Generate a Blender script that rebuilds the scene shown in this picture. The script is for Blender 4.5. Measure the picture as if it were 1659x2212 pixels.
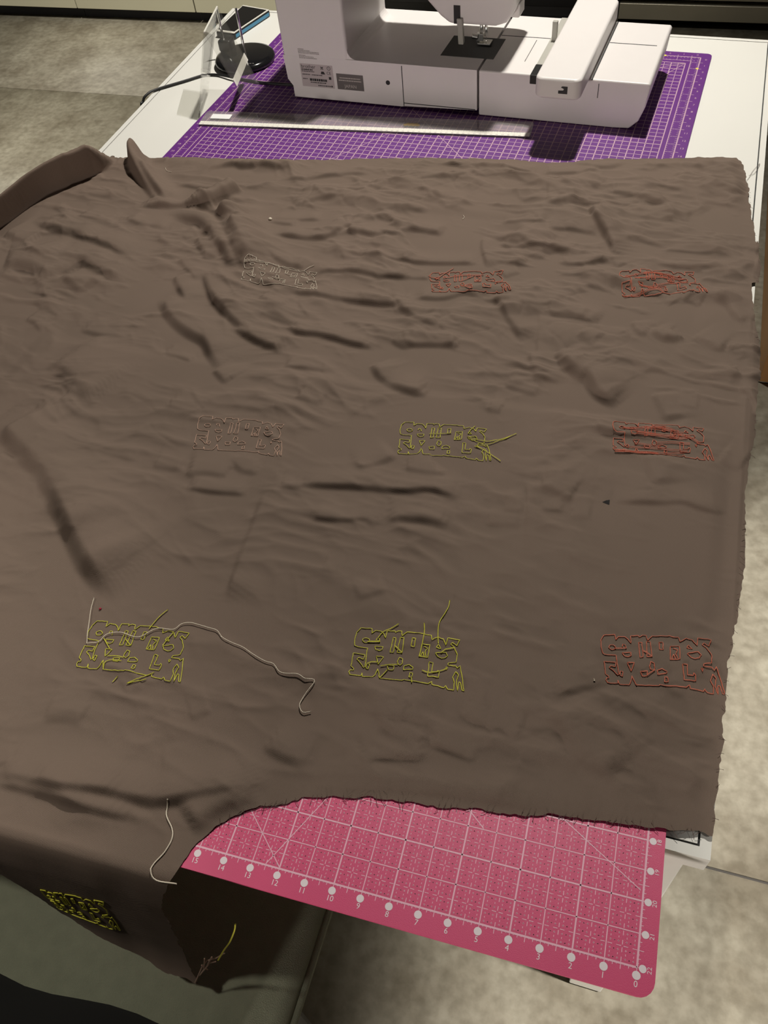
import bpy, math, random
import numpy as np
from mathutils import Matrix, Vector

for o in list(bpy.data.objects):
    bpy.data.objects.remove(o, do_unlink=True)
SC = bpy.context.scene
COL = SC.collection
random.seed(4); RNG = np.random.default_rng(7)

# ------------------------------------------------------------------ camera
# all lengths are written in centimetres and scaled to metres when linked
S = 0.01
ZT = 73.0                       # table top above the floor
CAMZ = ZT + 76.48               # lens above the floor
FPX, CX, CY = 1819.4, 829.5, 1106.0
MC = np.array([[0.95355551, 0.28915512, -0.08438724],      # right
               [0.17633453, -0.76299568, -0.62188723],     # down
               [-0.24420897, 0.57812361, -0.77854677]])    # forward
cam_d = bpy.data.cameras.new('camera')
cam = bpy.data.objects.new('camera', cam_d); COL.objects.link(cam)
cam_d.sensor_fit = 'VERTICAL'; cam_d.sensor_height = 24.0; cam_d.lens = FPX / 2212 * 24.0
cam_d.clip_start = 0.01
r_, d_, f_ = MC
cam.matrix_world = Matrix(((r_[0], -d_[0], -f_[0], 0), (r_[1], -d_[1], -f_[1], 0),
                           (r_[2], -d_[2], -f_[2], CAMZ * S), (0, 0, 0, 1)))
SC.camera = cam

# ------------------------------------------------------------------ world, lamps, exposure
w = bpy.data.worlds.new('room_air'); SC.world = w; w.use_nodes = True
w.node_tree.nodes['Background'].inputs[0].default_value = (1.0, 0.93, 0.82, 1)
w.node_tree.nodes['Background'].inputs[1].default_value = 0.022
SC.view_settings.view_transform = 'Standard'; SC.view_settings.look = 'None'
SC.view_settings.exposure = 0.0; SC.view_settings.gamma = 1.0
SC.view_settings.use_curve_mapping = False
LAMP = (-22.0, 207.0)           # ceiling lamp behind the sewing machine
def lamp(name, loc, watts, radius, colour, spot=None, blend=0.6, aim=None):
    l = bpy.data.lights.new(name, 'SPOT' if spot else 'POINT')
    l.energy = watts; l.shadow_soft_size = radius * S; l.color = colour
    o = bpy.data.objects.new(name, l); COL.objects.link(o)
    o.location = [c * S for c in loc]
    if spot:
        l.spot_size = math.radians(spot); l.spot_blend = blend
        if aim: o.rotation_euler = (Vector(aim) - Vector(loc)).to_track_quat('-Z', 'Y').to_euler()
    return o
lamp('ceiling_lamp', (LAMP[0], LAMP[1], ZT + 200), 218, 5, (1.0, 0.95, 0.86), spot=128, blend=1.0, aim=(-78, 140, ZT))
lamp('fill_light_front', (-90, -320, 108), 235, 14, (1.0, 0.90, 0.82))  # added fill from behind the camera, lifts the machine's rear face
lamp('fill_light_back', (-205, 250, ZT + 200), 265, 6, (1.0, 0.95, 0.82), spot=74, blend=0.7, aim=(-238, 285, 0))  # unseen extra light, added to brighten the left floor and cabinet fronts
lamp('ceiling_lamp_side', (-118, 0, ZT + 200), 88, 6, (1.0, 0.94, 0.84), spot=40, blend=0.8, aim=(-86, -2, 45))
lamp('ceiling_lamp_aisle', (130, 20, ZT + 200), 640, 6, (1.0, 0.95, 0.87), spot=50, blend=0.35, aim=(104, 38, 0))

# ------------------------------------------------------------------ helpers
def at(px, py, h=0.0):
    """point at height h above the table top seen at a picture position"""
    d = np.array([(px - CX) / FPX, (py - CY) / FPX, 1.0]) @ MC
    t = (h - 76.48) / d[2]
    return d * t + np.array([0, 0, 76.48])
def at2(px, py, h=0.0): return tuple(at(px, py, h)[:2])

def nodes(mat):
    nt = mat.node_tree
    return nt, nt.nodes, nt.links, nt.nodes['Principled BSDF']
def mat(name, col, rough=0.6, var=0.06, scale=40, metal=0.0, bump=0.0, bscale=300, spec=0.5, coat=0.0):
    m = bpy.data.materials.new(name); m.use_nodes = True
    nt, N, L, P = nodes(m)
    P.inputs['Roughness'].default_value = rough; P.inputs['Metallic'].default_value = metal
    P.inputs['Specular IOR Level'].default_value = spec; P.inputs['Coat Weight'].default_value = coat
    tc = N.new('ShaderNodeTexCoord'); no = N.new('ShaderNodeTexNoise')
    no.inputs['Scale'].default_value = scale; no.inputs['Detail'].default_value = 4
    L.new(tc.outputs['Object'], no.inputs['Vector'])
    mx = N.new('ShaderNodeMix'); mx.data_type = 'RGBA'
    mx.inputs[6].default_value = tuple(min(1, c * (1 - var)) for c in col) + (1,)
    mx.inputs[7].default_value = tuple(min(1, c * (1 + var)) for c in col) + (1,)
    L.new(no.outputs['Fac'], mx.inputs[0]); L.new(mx.outputs[2], P.inputs['Base Color'])
    if bump:
        n2 = N.new('ShaderNodeTexNoise'); n2.inputs['Scale'].default_value = bscale; n2.inputs['Detail'].default_value = 3
        L.new(tc.outputs['Object'], n2.inputs['Vector'])
        b = N.new('ShaderNodeBump'); b.inputs['Strength'].default_value = bump; b.inputs['Distance'].default_value = 0.002
        L.new(n2.outputs['Fac'], b.inputs['Height']); L.new(b.outputs['Normal'], P.inputs['Normal'])
    return m

M = {}
M['table'] = mat('white_laminate', (0.80, 0.79, 0.74), 0.42, 0.02, 8)
M['groove'] = mat('dark_groove', (0.03, 0.03, 0.03), 0.8)
M['purple'] = mat('purple_pvc', (0.125, 0.020, 0.205), 0.5, 0.06, 15, bump=0.15, bscale=1500)
M['purple_print'] = mat('pale_pink_print', (0.58, 0.38, 0.47), 0.55)
M['yellow_print'] = mat('yellow_print', (0.8, 0.7, 0.1), 0.55)
M['pink'] = mat('pink_pvc', (0.70, 0.055, 0.18), 0.46, 0.05, 15, bump=0.12, bscale=1500, spec=0.9)
M['pink_print'] = mat('white_pink_print', (0.90, 0.50, 0.62), 0.46, spec=0.9)
M['white_print'] = mat('white_print', (0.9, 0.80, 0.84), 0.46, spec=0.9)
M['machine'] = mat('white_machine_plastic', (0.76, 0.725, 0.71), 0.38, 0.02, 30)
M['machine_grey'] = mat('grey_plastic', (0.42, 0.41, 0.37), 0.45)
M['black'] = mat('black_plastic', (0.012, 0.012, 0.012), 0.35)
M['black_gloss'] = mat('black_gloss', (0.008, 0.008, 0.009), 0.12)
M['plate'] = mat('dark_needle_plate', (0.012, 0.012, 0.013), 0.45)
M['chrome'] = mat('bright_steel', (0.75, 0.75, 0.72), 0.22, metal=1.0)
M['steel'] = mat('brushed_steel', (0.62, 0.58, 0.46), 0.30, 0.08, 6, metal=0.55)
M['sticker'] = mat('silver_sticker', (0.50, 0.44, 0.44), 0.5)
M['sticker_dark'] = mat('grey_sticker', (0.13, 0.115, 0.11), 0.5)
M['ink'] = mat('black_ink', (0.02, 0.018, 0.018), 0.6)
M['ink_grey'] = mat('grey_ink', (0.25, 0.22, 0.21), 0.6)
M['ink_pale'] = mat('pale_ink', (0.5, 0.46, 0.42), 0.6)
M['blue'] = mat('blue_plastic', (0.06, 0.25, 0.42), 0.4)
M['cream'] = mat('cream_plastic', (0.75, 0.73, 0.66), 0.4)
M['paper'] = mat('white_paper', (0.86, 0.86, 0.85), 0.7)
M['scale'] = mat('cream_scale_strip', (0.80, 0.78, 0.70), 0.5)
M['tan'] = mat('tan_print', (0.25, 0.17, 0.07), 0.6)
M['cord'] = mat('black_rubber', (0.012, 0.012, 0.012), 0.5)
M['olive'] = mat('olive_upholstery', (0.165, 0.175, 0.12), 0.9, 0.15, 60, bump=0.5, bscale=900)
M['chair_black'] = mat('black_upholstery', (0.006, 0.006, 0.006), 0.95)
M['door'] = mat('grey_beige_front', (0.52, 0.50, 0.37), 0.5, 0.04, 3)
M['kick'] = mat('black_plinth', (0.006, 0.006, 0.006), 0.7)
M['wood'] = mat('brown_wood', (0.33, 0.17, 0.06), 0.5, 0.25, 9)
M['thread_y'] = mat('yellow_thread', (0.62, 0.60, 0.05), 0.6, 0.1, 400)
M['thread_o'] = mat('orange_thread', (0.58, 0.15, 0.085), 0.6, 0.1, 400)
M['thread_p'] = mat('pale_pink_thread', (0.60, 0.38, 0.28), 0.6, 0.1, 400)
M['thread_w'] = mat('cream_thread', (0.70, 0.62, 0.50), 0.6, 0.1, 400)
M['thread_d'] = mat('dark_thread', (0.03, 0.022, 0.02), 0.8, 0.1, 400)
M['fray'] = mat('brown_fray', (0.10, 0.06, 0.05), 0.9, 0.2, 200)

def acrylic(name, tint, alpha):
    m = bpy.data.materials.new(name); m.use_nodes = True
    nt, N, L, P = nodes(m)
    out = N['Material Output']
    gl = N.new('ShaderNodeBsdfGlossy'); gl.inputs['Roughness'].default_value = 0.06
    gl.inputs['Color'].default_value = (1, 1, 1, 1)
    tr = N.new('ShaderNodeBsdfTransparent'); tr.inputs['Color'].default_value = tint + (1,)
    P.inputs['Base Color'].default_value = (0.75, 0.73, 0.68, 1); P.inputs['Roughness'].default_value = 0.3
    lw = N.new('ShaderNodeLayerWeight'); lw.inputs['Blend'].default_value = 0.5
    pw = N.new('ShaderNodeMath'); pw.operation = 'POWER'; pw.inputs[1].default_value = 4.0; L.new(lw.outputs['Facing'], pw.inputs[0])
    fr = N.new('ShaderNodeMath'); fr.operation = 'MULTIPLY_ADD'; fr.inputs[1].default_value = 0.55; fr.inputs[2].default_value = 0.025
    L.new(pw.outputs[0], fr.inputs[0])
    m1 = N.new('ShaderNodeMixShader'); L.new(fr.outputs[0], m1.inputs[0])
    L.new(tr.outputs[0], m1.inputs[1]); L.new(gl.outputs[0], m1.inputs[2])
    m2 = N.new('ShaderNodeMixShader'); m2.inputs[0].default_value = alpha
    L.new(m1.outputs[0], m2.inputs[1]); L.new(P.outputs[0], m2.inputs[2])
    L.new(m2.outputs[0], out.inputs['Surface'])
    return m
M['acrylic'] = acrylic('clear_acrylic', (0.96, 0.96, 0.95), 0.03)
M['ruler'] = acrylic('clear_ruler_acrylic', (0.95, 0.93, 0.93), 0.17)

# woven cloth
m = bpy.data.materials.new('brown_cotton'); m.use_nodes = True; M['cloth'] = m
nt, N, L, P = nodes(m)
P.inputs['Roughness'].default_value = 0.85; P.inputs['Specular IOR Level'].default_value = 0.25
tc = N.new('ShaderNodeTexCoord')
n1 = N.new('ShaderNodeTexNoise'); n1.inputs['Scale'].default_value = 6; n1.inputs['Detail'].default_value = 6
L.new(tc.outputs['Object'], n1.inputs['Vector'])
cr = N.new('ShaderNodeMix'); cr.data_type = 'RGBA'
cr.inputs[6].default_value = (0.152, 0.113, 0.087, 1); cr.inputs[7].default_value = (0.180, 0.130, 0.102, 1)
L.new(n1.outputs['Fac'], cr.inputs[0])
wv = []
for ax in (0, 1):
    wt = N.new('ShaderNodeTexWave'); wt.bands_direction = 'XY'[ax]; wt.inputs['Scale'].default_value = 420
    wt.inputs['Distortion'].default_value = 1.2; wt.inputs['Detail'].default_value = 2
    L.new(tc.outputs['Object'], wt.inputs['Vector']); wv.append(wt)
ad = N.new('ShaderNodeMath'); ad.operation = 'ADD'
L.new(wv[0].outputs['Fac'], ad.inputs[0]); L.new(wv[1].outputs['Fac'], ad.inputs[1])
bm_ = N.new('ShaderNodeBump'); bm_.inputs['Strength'].default_value = 0.25; bm_.inputs['Distance'].default_value = 0.0006
L.new(ad.outputs[0], bm_.inputs['Height']); L.new(bm_.outputs['Normal'], P.inputs['Normal'])
L.new(cr.outputs[2], P.inputs['Base Color'])

# stained concrete-look tile
m = bpy.data.materials.new('grey_stone_tile'); m.use_nodes = True; M['tile'] = m
nt, N, L, P = nodes(m)
P.inputs['Roughness'].default_value = 0.55
gm = N.new('ShaderNodeNewGeometry')
na = N.new('ShaderNodeTexNoise'); na.inputs['Scale'].default_value = 7; na.inputs['Detail'].default_value = 8; na.inputs['Roughness'].default_value = 0.62
nb = N.new('ShaderNodeTexNoise'); nb.inputs['Scale'].default_value = 45; nb.inputs['Detail'].default_value = 5
L.new(gm.outputs['Position'], na.inputs['Vector']); L.new(gm.outputs['Position'], nb.inputs['Vector'])
ra = N.new('ShaderNodeValToRGB')
ra.color_ramp.elements[0].position = 0.36; ra.color_ramp.elements[0].color = (0.20, 0.175, 0.13, 1)
ra.color_ramp.elements[1].position = 0.66; ra.color_ramp.elements[1].color = (0.345, 0.32, 0.255, 1)
L.new(na.outputs['Fac'], ra.inputs['Fac'])
rb = N.new('ShaderNodeValToRGB')
rb.color_ramp.elements[0].position = 0.35; rb.color_ramp.elements[0].color = (0.75, 0.74, 0.72, 1)
rb.color_ramp.elements[1].position = 0.62; rb.color_ramp.elements[1].color = (1, 1, 1, 1)
L.new(nb.outputs['Fac'], rb.inputs['Fac'])
mu = N.new('ShaderNodeMix'); mu.data_type = 'RGBA'; mu.blend_type = 'MULTIPLY'; mu.inputs[0].default_value = 1
L.new(ra.outputs[0], mu.inputs[6]); L.new(rb.outputs[0], mu.inputs[7]); L.new(mu.outputs[2], P.inputs['Base Color'])

class MB:
    """collects polygons (cm) for one mesh"""
    def __init__(s): s.v = []; s.f = []
    def add(s, vs, fs):
        b = len(s.v); s.v += [tuple(map(float, v)) for v in vs]; s.f += [tuple(b + i for i in f) for f in fs]; return s
    def box(s, x0, x1, y0, y1, z0, z1):
        return s.add([(x0, y0, z0), (x1, y0, z0), (x1, y1, z0), (x0, y1, z0), (x0, y0, z1), (x1, y0, z1), (x1, y1, z1), (x0, y1, z1)],
                     [(3, 2, 1, 0), (4, 5, 6, 7), (0, 1, 5, 4), (1, 2, 6, 5), (2, 3, 7, 6), (3, 0, 4, 7)])
    def prism(s, pts, axis, a, b):
        """extrude a 2-D outline along an axis; pts are the other two coordinates in xyz order"""
        def p3(p, t):
            q = list(p); q.insert(axis, t); return tuple(q)
        n = len(pts)
        return s.add([p3(p, a) for p in pts] + [p3(p, b) for p in pts],
                     [tuple(range(n))[::-1], tuple(range(n, 2 * n))] + [(i, (i + 1) % n, n + (i + 1) % n, n + i) for i in range(n)])
    def slab(s, quad, z0, z1):
        return s.prism([tuple(q[:2]) for q in quad], 2, z0, z1)
    def quad(s, a, b, c, d): return s.add([a, b, c, d], [(0, 1, 2, 3)])
    def strip(s, a, b, wd, z):
        a = np.array(a[:2], float); b = np.array(b[:2], float); t = b - a; t /= np.hypot(*t) + 1e-9; n = np.array([-t[1], t[0]]) * wd / 2
        return s.quad((*(a - n), z), (*(b - n), z), (*(b + n), z), (*(a + n), z))
    def disc(s, c, r, z, n=20):
        return s.add([(c[0] + r * math.cos(2 * math.pi * i / n), c[1] + r * math.sin(2 * math.pi * i / n), z) for i in range(n)], [tuple(range(n))])
    def lathe(s, prof, c, n=32):
        vs = [(c[0] + r * math.cos(2 * math.pi * i / n), c[1] + r * math.sin(2 * math.pi * i / n), z) for r, z in prof for i in range(n)]
        fs = []
        for k in range(len(prof) - 1):
            fs += [(k * n + i, k * n + (i + 1) % n, (k + 1) * n + (i + 1) % n, (k + 1) * n + i) for i in range(n)]
        fs.append(tuple(range(n))[::-1]); fs.append(tuple(range((len(prof) - 1) * n, len(prof) * n)))
        return s.add(vs, fs)
    def tube(s, pts, r, n=6):
        pts = np.array(pts, float)
        k = len(pts)
        if k < 2: return s
        tg = np.gradient(pts, axis=0); tg /= np.linalg.norm(tg, axis=1)[:, None] + 1e-9
        up = np.where(np.abs(tg[:, 2:3]) > 0.9, np.array([[1.0, 0, 0]]), np.array([[0, 0, 1.0]]))
        a = np.cross(tg, up); a /= np.linalg.norm(a, axis=1)[:, None] + 1e-9; b = np.cross(a, tg)
        rr = np.broadcast_to(np.asarray(r, float), (k,))
        vs = [tuple(pts[i] + rr[i] * (a[i] * math.cos(2 * math.pi * j / n) + b[i] * math.sin(2 * math.pi * j / n))) for i in range(k) for j in range(n)]
        fs = [(i * n + j, i * n + (j + 1) % n, (i + 1) * n + (j + 1) % n, (i + 1) * n + j) for i in range(k - 1) for j in range(n)]
        fs += [tuple(range(n)), tuple(range((k - 1) * n, k * n))[::-1]]
        return s.add(vs, fs)
    def mesh(s, name):
        me = bpy.data.meshes.new(name)
        me.from_pydata([(x * S, y * S, z * S) for x, y, z in s.v], [], s.f)
        me.validate(); me.update(); return me
    def build(s, name, material, parent=None, bevel=0, seg=3, smooth=False, solid=0):
        me = s.mesh(name); me.materials.append(material)
        o = bpy.data.objects.new(name, me); COL.objects.link(o)
        if parent: o.parent = parent
        if solid:
            md = o.modifiers.new('thickness', 'SOLIDIFY'); md.thickness = solid * S; md.offset = 0
        if bevel:
            md = o.modifiers.new('rounded_edges', 'BEVEL'); md.width = bevel * S; md.segments = seg; md.limit_method = 'ANGLE'; md.angle_limit = math.radians(35)
            smooth = True
        if smooth:
            for p in me.polygons: p.use_smooth = True
            if bevel:
                md.harden_normals = True
        return o

def tag(o, label, cat, group=None):
    o['label'] = label; o['category'] = cat
    if group: o['group'] = group
    return o
def struct(o): o['kind'] = 'structure'; return o
def empty(name, loc=(0, 0, 0), rz=0.0):
    o = bpy.data.objects.new(name, None); COL.objects.link(o)
    o.location = [c * S for c in loc]; o.rotation_euler = (0, 0, rz); o.empty_display_size = 0.02
    return o
def spline(pts, step=0.5):
    pts = np.array(pts, float); out = []
    P_ = np.vstack([2 * pts[0] - pts[1], pts, 2 * pts[-1] - pts[-2]])
    for i in range(1, len(P_) - 2):
        n = max(1, int(np.ceil(np.linalg.norm(P_[i + 1] - P_[i]) / step)))
        t = (np.arange(n) / n)[:, None]
        a, b, c, d = P_[i - 1], P_[i], P_[i + 1], P_[i + 2]
        out.append(0.5 * (2 * b + (c - a) * t + (2 * a - 5 * b + 4 * c - d) * t ** 2 + (3 * b - a - 3 * c + d) * t ** 3))
    return np.vstack(out + [pts[-1:]])
def densify(pts, step):
    pts = np.array(pts, float); out = []
    for a, b in zip(pts[:-1], pts[1:]):
        n = max(1, int(np.ceil(np.linalg.norm(b - a) / step)))
        out.append(a + (b - a) * (np.arange(n) / n)[:, None])
    return np.vstack(out + [pts[-1:]])
def text_mesh(body, size, align='CENTER'):
    c = bpy.data.curves.new('lettering', 'FONT'); c.body = body; c.size = size; c.align_x = align; c.align_y = 'CENTER'
    c.resolution_u = 3
    o = bpy.data.objects.new('lettering', c); COL.objects.link(o)
    dg = bpy.context.evaluated_depsgraph_get(); dg.update()
    me = bpy.data.meshes.new_from_object(o.evaluated_get(dg))
    bpy.data.objects.remove(o, do_unlink=True); bpy.data.curves.remove(c)
    vs = [tuple(v.co) for v in me.vertices]; fs = [tuple(p.vertices) for p in me.polygons]
    bpy.data.meshes.remove(me)
    return vs, fs
TXT = {}
def put_text(mb, body, size, fn, align='CENTER'):
    """fn maps (u, v) of the flat lettering to a point in cm"""
    k = (body, align)
    if k not in TXT: TXT[k] = text_mesh(body, 1.0, align)
    vs, fs = TXT[k]
    mb.add([fn(v[0] * size, v[1] * size) for v in vs], fs)

# ================================================================== the setting
# floor: concrete bed plus separate stone tiles with recessed joints
fl = MB().box(-470, 330, -330, 470, -6, -0.4).build('floor', mat('grout', (0.05, 0.045, 0.04), 0.9)); struct(fl)
TP = 120.0; tile_me = None
for ix in range(-4, 3):
    for iy in range(-3, 4):
        x0, y0 = -75 + ix * TP, 51.2 + iy * TP
        if x0 < -440 or x0 > 220 or y0 > 400: continue
        if tile_me is None:
            t = MB().box(0.25, TP - 0.25, 0.25, TP - 0.25, -0.5, 0).build('tile', M['tile'], fl, bevel=0.12, seg=1); tile_me = t.data
        else:
            t = bpy.data.objects.new('tile', tile_me); COL.objects.link(t); t.parent = fl
        t.location = (x0 * S, y0 * S, 0)

# back wall and row of fitted kitchen fronts
wb = MB().box(-470, 330, 430, 440, 0, 280).build('wall_back', mat('plaster', (0.55, 0.53, 0.47), 0.8)); struct(wb)
for i in range(5):
    x1 = -147.5 - 60.2 * i; x0 = x1 - 60
    kc = empty('base_cabinet', (x0, 357, 0))
    MB().box(0, 60, 3.2, 60, 6.2, 84).build('carcass', M['door'], kc)
    MB().box(0.15, 59.85, 0, 2, 5.0, 82).build('door', M['door'], kc, bevel=0.15, seg=1)
    MB().box(0, 60, 4.5, 8, 0, 6.1).build('plinth', M['kick'], kc)
    MB().box(22, 38, -3, -1.6, 76, 77.2).box(23, 24, -1.7, 0, 76, 77.2).box(36, 37, -1.7, 0, 76, 77.2).build('handle', M['steel'], kc)
    lab = ['beige kitchen base cabinet beside the black built-in oven',
           'beige kitchen base cabinet, second along from the black oven', 'beige kitchen base cabinet, third along from the black oven',
           'beige kitchen base cabinet, fourth along from the black oven', 'beige kitchen base cabinet, fifth along from the black oven'][i]
    tag(kc, lab, 'cabinet', 'fitted cabinets along the back wall')
ov = empty('oven', (-147, 366, 0))
MB().box(0, 118.5, 2, 58, 4, 84).build('body', M['black'], ov)
MB().box(1, 117.5, 0, 1.9, 8, 66).build('door', M['black_gloss'], ov, bevel=0.3)
MB().box(0, 118.5, 0.2, 1.9, 67, 84).build('control_panel', M['black'], ov)
MB().box(2, 116, 6, 12, 0, 4).build('plinth', M['kick'], ov)
MB().tube([(20, -4, 62), (98, -4, 62)], 1.0, 10).box(22, 23, -4, 0.3, 61.4, 62.6).box(95, 96, -4, 0.3, 61.4, 62.6).build('handle', M['steel'], ov, smooth=True)
tag(ov, 'wide black built-in oven between the cabinets and the steel drawers', 'oven')
du = empty('drawer_unit', (-28, 369, 0))
MB().box(0, 120, 4, 58, 3.8, 84).build('carcass', M['kick'], du)
MB().box(0, 120, 7, 10, 0, 3.7).build('plinth', M['kick'], du)
for z0, z1 in ((3.2, 9.0), (10.6, 44), (45.4, 83)):
    d = MB().box(0.3, 119.7, 0, 3.8, z0, z1).build('drawer', M['steel'], du, bevel=0.3)
    if z1 - z0 > 20: MB().tube([(30, -3.2, z1 - 6), (90, -3.2, z1 - 6)], 0.8, 10).box(31, 32, -3, 0.2, z1 - 6.5, z1 - 5.5).box(88, 89, -3, 0.2, z1 - 6.5, z1 - 5.5).build('handle', M['chrome'], d)
tag(du, 'brushed steel drawer unit at the end of the kitchen row', 'drawer unit')

# brown sideboard right of the table
sb = empty('sideboard', (31.6, 171, 0))
MB().box(0, 42, 0, 90, 0.3, 60).build('body', M['wood'], sb, bevel=0.3)
MB().box(-1.0, 43, -1, 91, 60, 62.5).build('top_board', M['wood'], sb, bevel=0.3)
for k in range(2):
    d = MB().box(1.5 + k * 19.8, 20.7 + k * 19.8, -1.4, -0.1, 4, 57).build('door', M['wood'], sb, bevel=0.2)
    MB().box(18.3 - k * 14.6 + k * 19.8, 19.2 - k * 14.6 + k * 19.8, -2.4, -1.4, 30, 38).build('handle', M['steel'], d)
tag(sb, 'low brown wooden sideboard standing right of the white table', 'sideboard')

# ================================================================== table
FR, BR, BL, FL = (14.2, 26.8), (16.1, 185.6), (-101.8, 192.0), (-101.8, 26.8)
def inset(d):
    return [(FR[0] - d, FR[1] + d), (BR[0] - d, BR[1] - d), (BL[0] + d, BL[1] - d), (FL[0] + d, FL[1] + d)]
tb = empty('work_table', ((FR[0] + FL[0]) / 2, 100, 0))
tb_off = np.array([(FR[0] + FL[0]) / 2, 100, 0])
def tloc(p): return (p[0] - tb_off[0], p[1] - tb_off[1])
MB().slab([tloc(p) for p in inset(1.15)], ZT - 2.6, ZT).build('tabletop', M['table'], tb)
o1, o2 = [tloc(p) for p in inset(0)], [tloc(p) for p in inset(0.95)]
eb = MB()
for i in range(4):
    j = (i + 1) % 4
    eb.prism([o1[i], o1[j], o2[j], o2[i]], 2, ZT - 2.8, ZT)
eb.build('edge_band', M['table'], tb)
g1, g2 = [tloc(p) for p in inset(0.94)], [tloc(p) for p in inset(1.16)]
gb = MB()
for i in range(4):
    j = (i + 1) % 4
    gb.prism([g1[i], g1[j], g2[j], g2[i]], 2, ZT - 2.0, ZT - 0.12)
gb.build('seam', M['groove'], tb)
for (cx_, cy_) in ((10.7, 30.4), (12.6, 181.5), (-98.3, 187), (-98.3, 30.4)):
    x, y = tloc((cx_, cy_))
    lg = MB().box(x - 2.4, x + 2.4, y - 2.4, y + 2.4, 0.6, ZT - 2.8).build('leg', M['table'], tb, bevel=0.2)
    MB().lathe([(1.6, 0), (1.8, 0.2), (1.8, 0.6)], (x, y), 16).build('foot', M['black'], lg)
ap = MB().box(-55, 52, tloc((0, 31))[1], tloc((0, 33))[1], ZT - 9, ZT - 2.8).build('apron', M['table'], tb)
MB().box(-55, 52, tloc((0, 181))[1], tloc((0, 183))[1], ZT - 9, ZT - 2.8).build('apron', M['table'], tb)
MB().box(tloc((-99.5, 0))[0], tloc((-97.5, 0))[0], -66, 82, ZT - 9, ZT - 2.8).build('apron', M['table'], tb)
MB().box(tloc((9.8, 0))[0], tloc((11.8, 0))[0], -66, 79, ZT - 9, ZT - 2.8).build('apron', M['table'], tb)
tag(tb, 'white square-edged work table carrying the fabric and sewing machine', 'table')

# ================================================================== cutting mats
IN = 2.54
def rounded(w_, h_, r, n=5):
    pts = []
    for cx_, cy_, a0 in ((w_ - r, r, -90), (w_ - r, h_ - r, 0), (r, h_ - r, 90), (r, r, 180)):
        for k in range(n + 1):
            a = math.radians(a0 + 90 * k / n); pts.append((cx_ + r * math.cos(a), cy_ + r * math.sin(a)))
    return pts
# purple mat: local origin at its front left corner, 90 x 60
PA = math.radians(-25.926 + 22.9)
ptr = np.array([5.1, 178.0])                                   # back right corner
c_, s_ = math.cos(PA), math.sin(PA)
pfl = ptr - np.array([c_ * 90 - s_ * 60, s_ * 90 + c_ * 60])
pm = empty('purple_cutting_mat', (pfl[0], pfl[1], ZT + 0.02), PA)
MB().slab(rounded(90, 60, 1.0), 0, 0.28).build('mat_sheet', M['purple'], pm)
g = MB(); zt_ = 0.293
gx0, gx1, gy0, gy1 = 4.35, 4.35 + 64 * 1.27, 4.6, 4.6 + 40 * 1.27
for i in range(65):
    g.strip((gx0 + i * 1.27, gy0), (gx0 + i * 1.27, gy1), 0.17 if i % 2 == 0 else 0.10, zt_)
for j in range(41):
    g.strip((gx0, gy0 + j * 1.27), (gx1, gy0 + j * 1.27), 0.17 if j % 2 == 0 else 0.10, zt_)
g.build('grid_lines', M['purple_print'], pm)
g = MB()
for d, wd in ((1.9, 0.20), (3.5, 0.14)):
    g.strip((d, d), (90 - d, d), wd, zt_).strip((d, 60 - d), (90 - d, 60 - d), wd, zt_)
    g.strip((d, d), (d, 60 - d), wd, zt_).strip((90 - d, d), (90 - d, 60 - d), wd, zt_)
for k in range(0, 4 * 34):
    x = 2.6 + k * IN / 4; l = 0.95 if k % 4 == 0 else 0.45
    if x > 88: break
    g.strip((x, 1.9), (x, 1.9 + l), 0.09, zt_).strip((x, 58.1), (x, 58.1 - l), 0.09, zt_)
    g.strip((x, 3.5), (x, 3.5 - l * .6), 0.09, zt_).strip((x, 56.5), (x, 56.5 + l * .6), 0.09, zt_)
    if k % 4 == 0: g.strip((x, 1.9), (x, 1.3), 0.10, zt_).strip((x, 58.1), (x, 58.7), 0.10, zt_)
for k in range(0, 4 * 22):
    y = 2.6 + k * IN / 4; l = 0.95 if k % 4 == 0 else 0.45
    g.strip((1.9, y), (1.9 + l, y), 0.09, zt_).strip((88.1, y), (88.1 - l, y), 0.09, zt_)
    g.strip((3.5, y), (3.5 - l * .6, y), 0.09, zt_).strip((86.5, y), (86.5 + l * .6, y), 0.09, zt_)
    if k % 4 == 0: g.strip((1.9, y), (1.25, y), 0.10, zt_).strip((88.1, y), (88.75, y), 0.10, zt_)
g.build('border_scale', M['purple_print'], pm)
g = MB()
for n in range(22):
    yy = 58.1 - 0.8 - n * IN
    put_text(g, str(n), 0.75, lambda u, v, yy=yy: (89.15 + u, yy + v, zt_))
    put_text(g, str(n), 0.75, lambda u, v, yy=yy: (0.8 + u, yy + v, zt_))
for n in range(33):
    xx = 87.4 - n * IN
    put_text(g, str(n), 0.75, lambda u, v, xx=xx: (xx + u, 59.1 + v, zt_))
g.build('printed_numbers', M['purple_print'], pm)['kind'] = 'stuff'
def pml(px, py):
    q = np.array(at2(px, py, 0.3)) - pfl
    return (q[0] * c_ + q[1] * s_, -q[0] * s_ + q[1] * c_)
for a, b in ((pml(890, 236), pml(1010, 354)), (pml(700, 350), pml(900, 262)), ((gx1, gy1), (gx1 - 16, gy1 - 4.3)), ((gx1, gy1), (gx1 - 16, gy1 - 9.2)), ((gx1, gy1), (gx1 - 9.2, gy1 - 16))):
    MB().strip(a, b, 0.10, zt_ + 0.004).build('angle_line', M['purple_print'], pm)
for c in ((81.5, 58.1), (88.0, 53.5)): MB().disc(c, 0.3, zt_ + .006, 10).build('corner_mark', M['yellow_print'], pm)
tag(pm, 'purple cutting mat with pale grid lying under the sewing machine', 'cutting mat')

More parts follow.
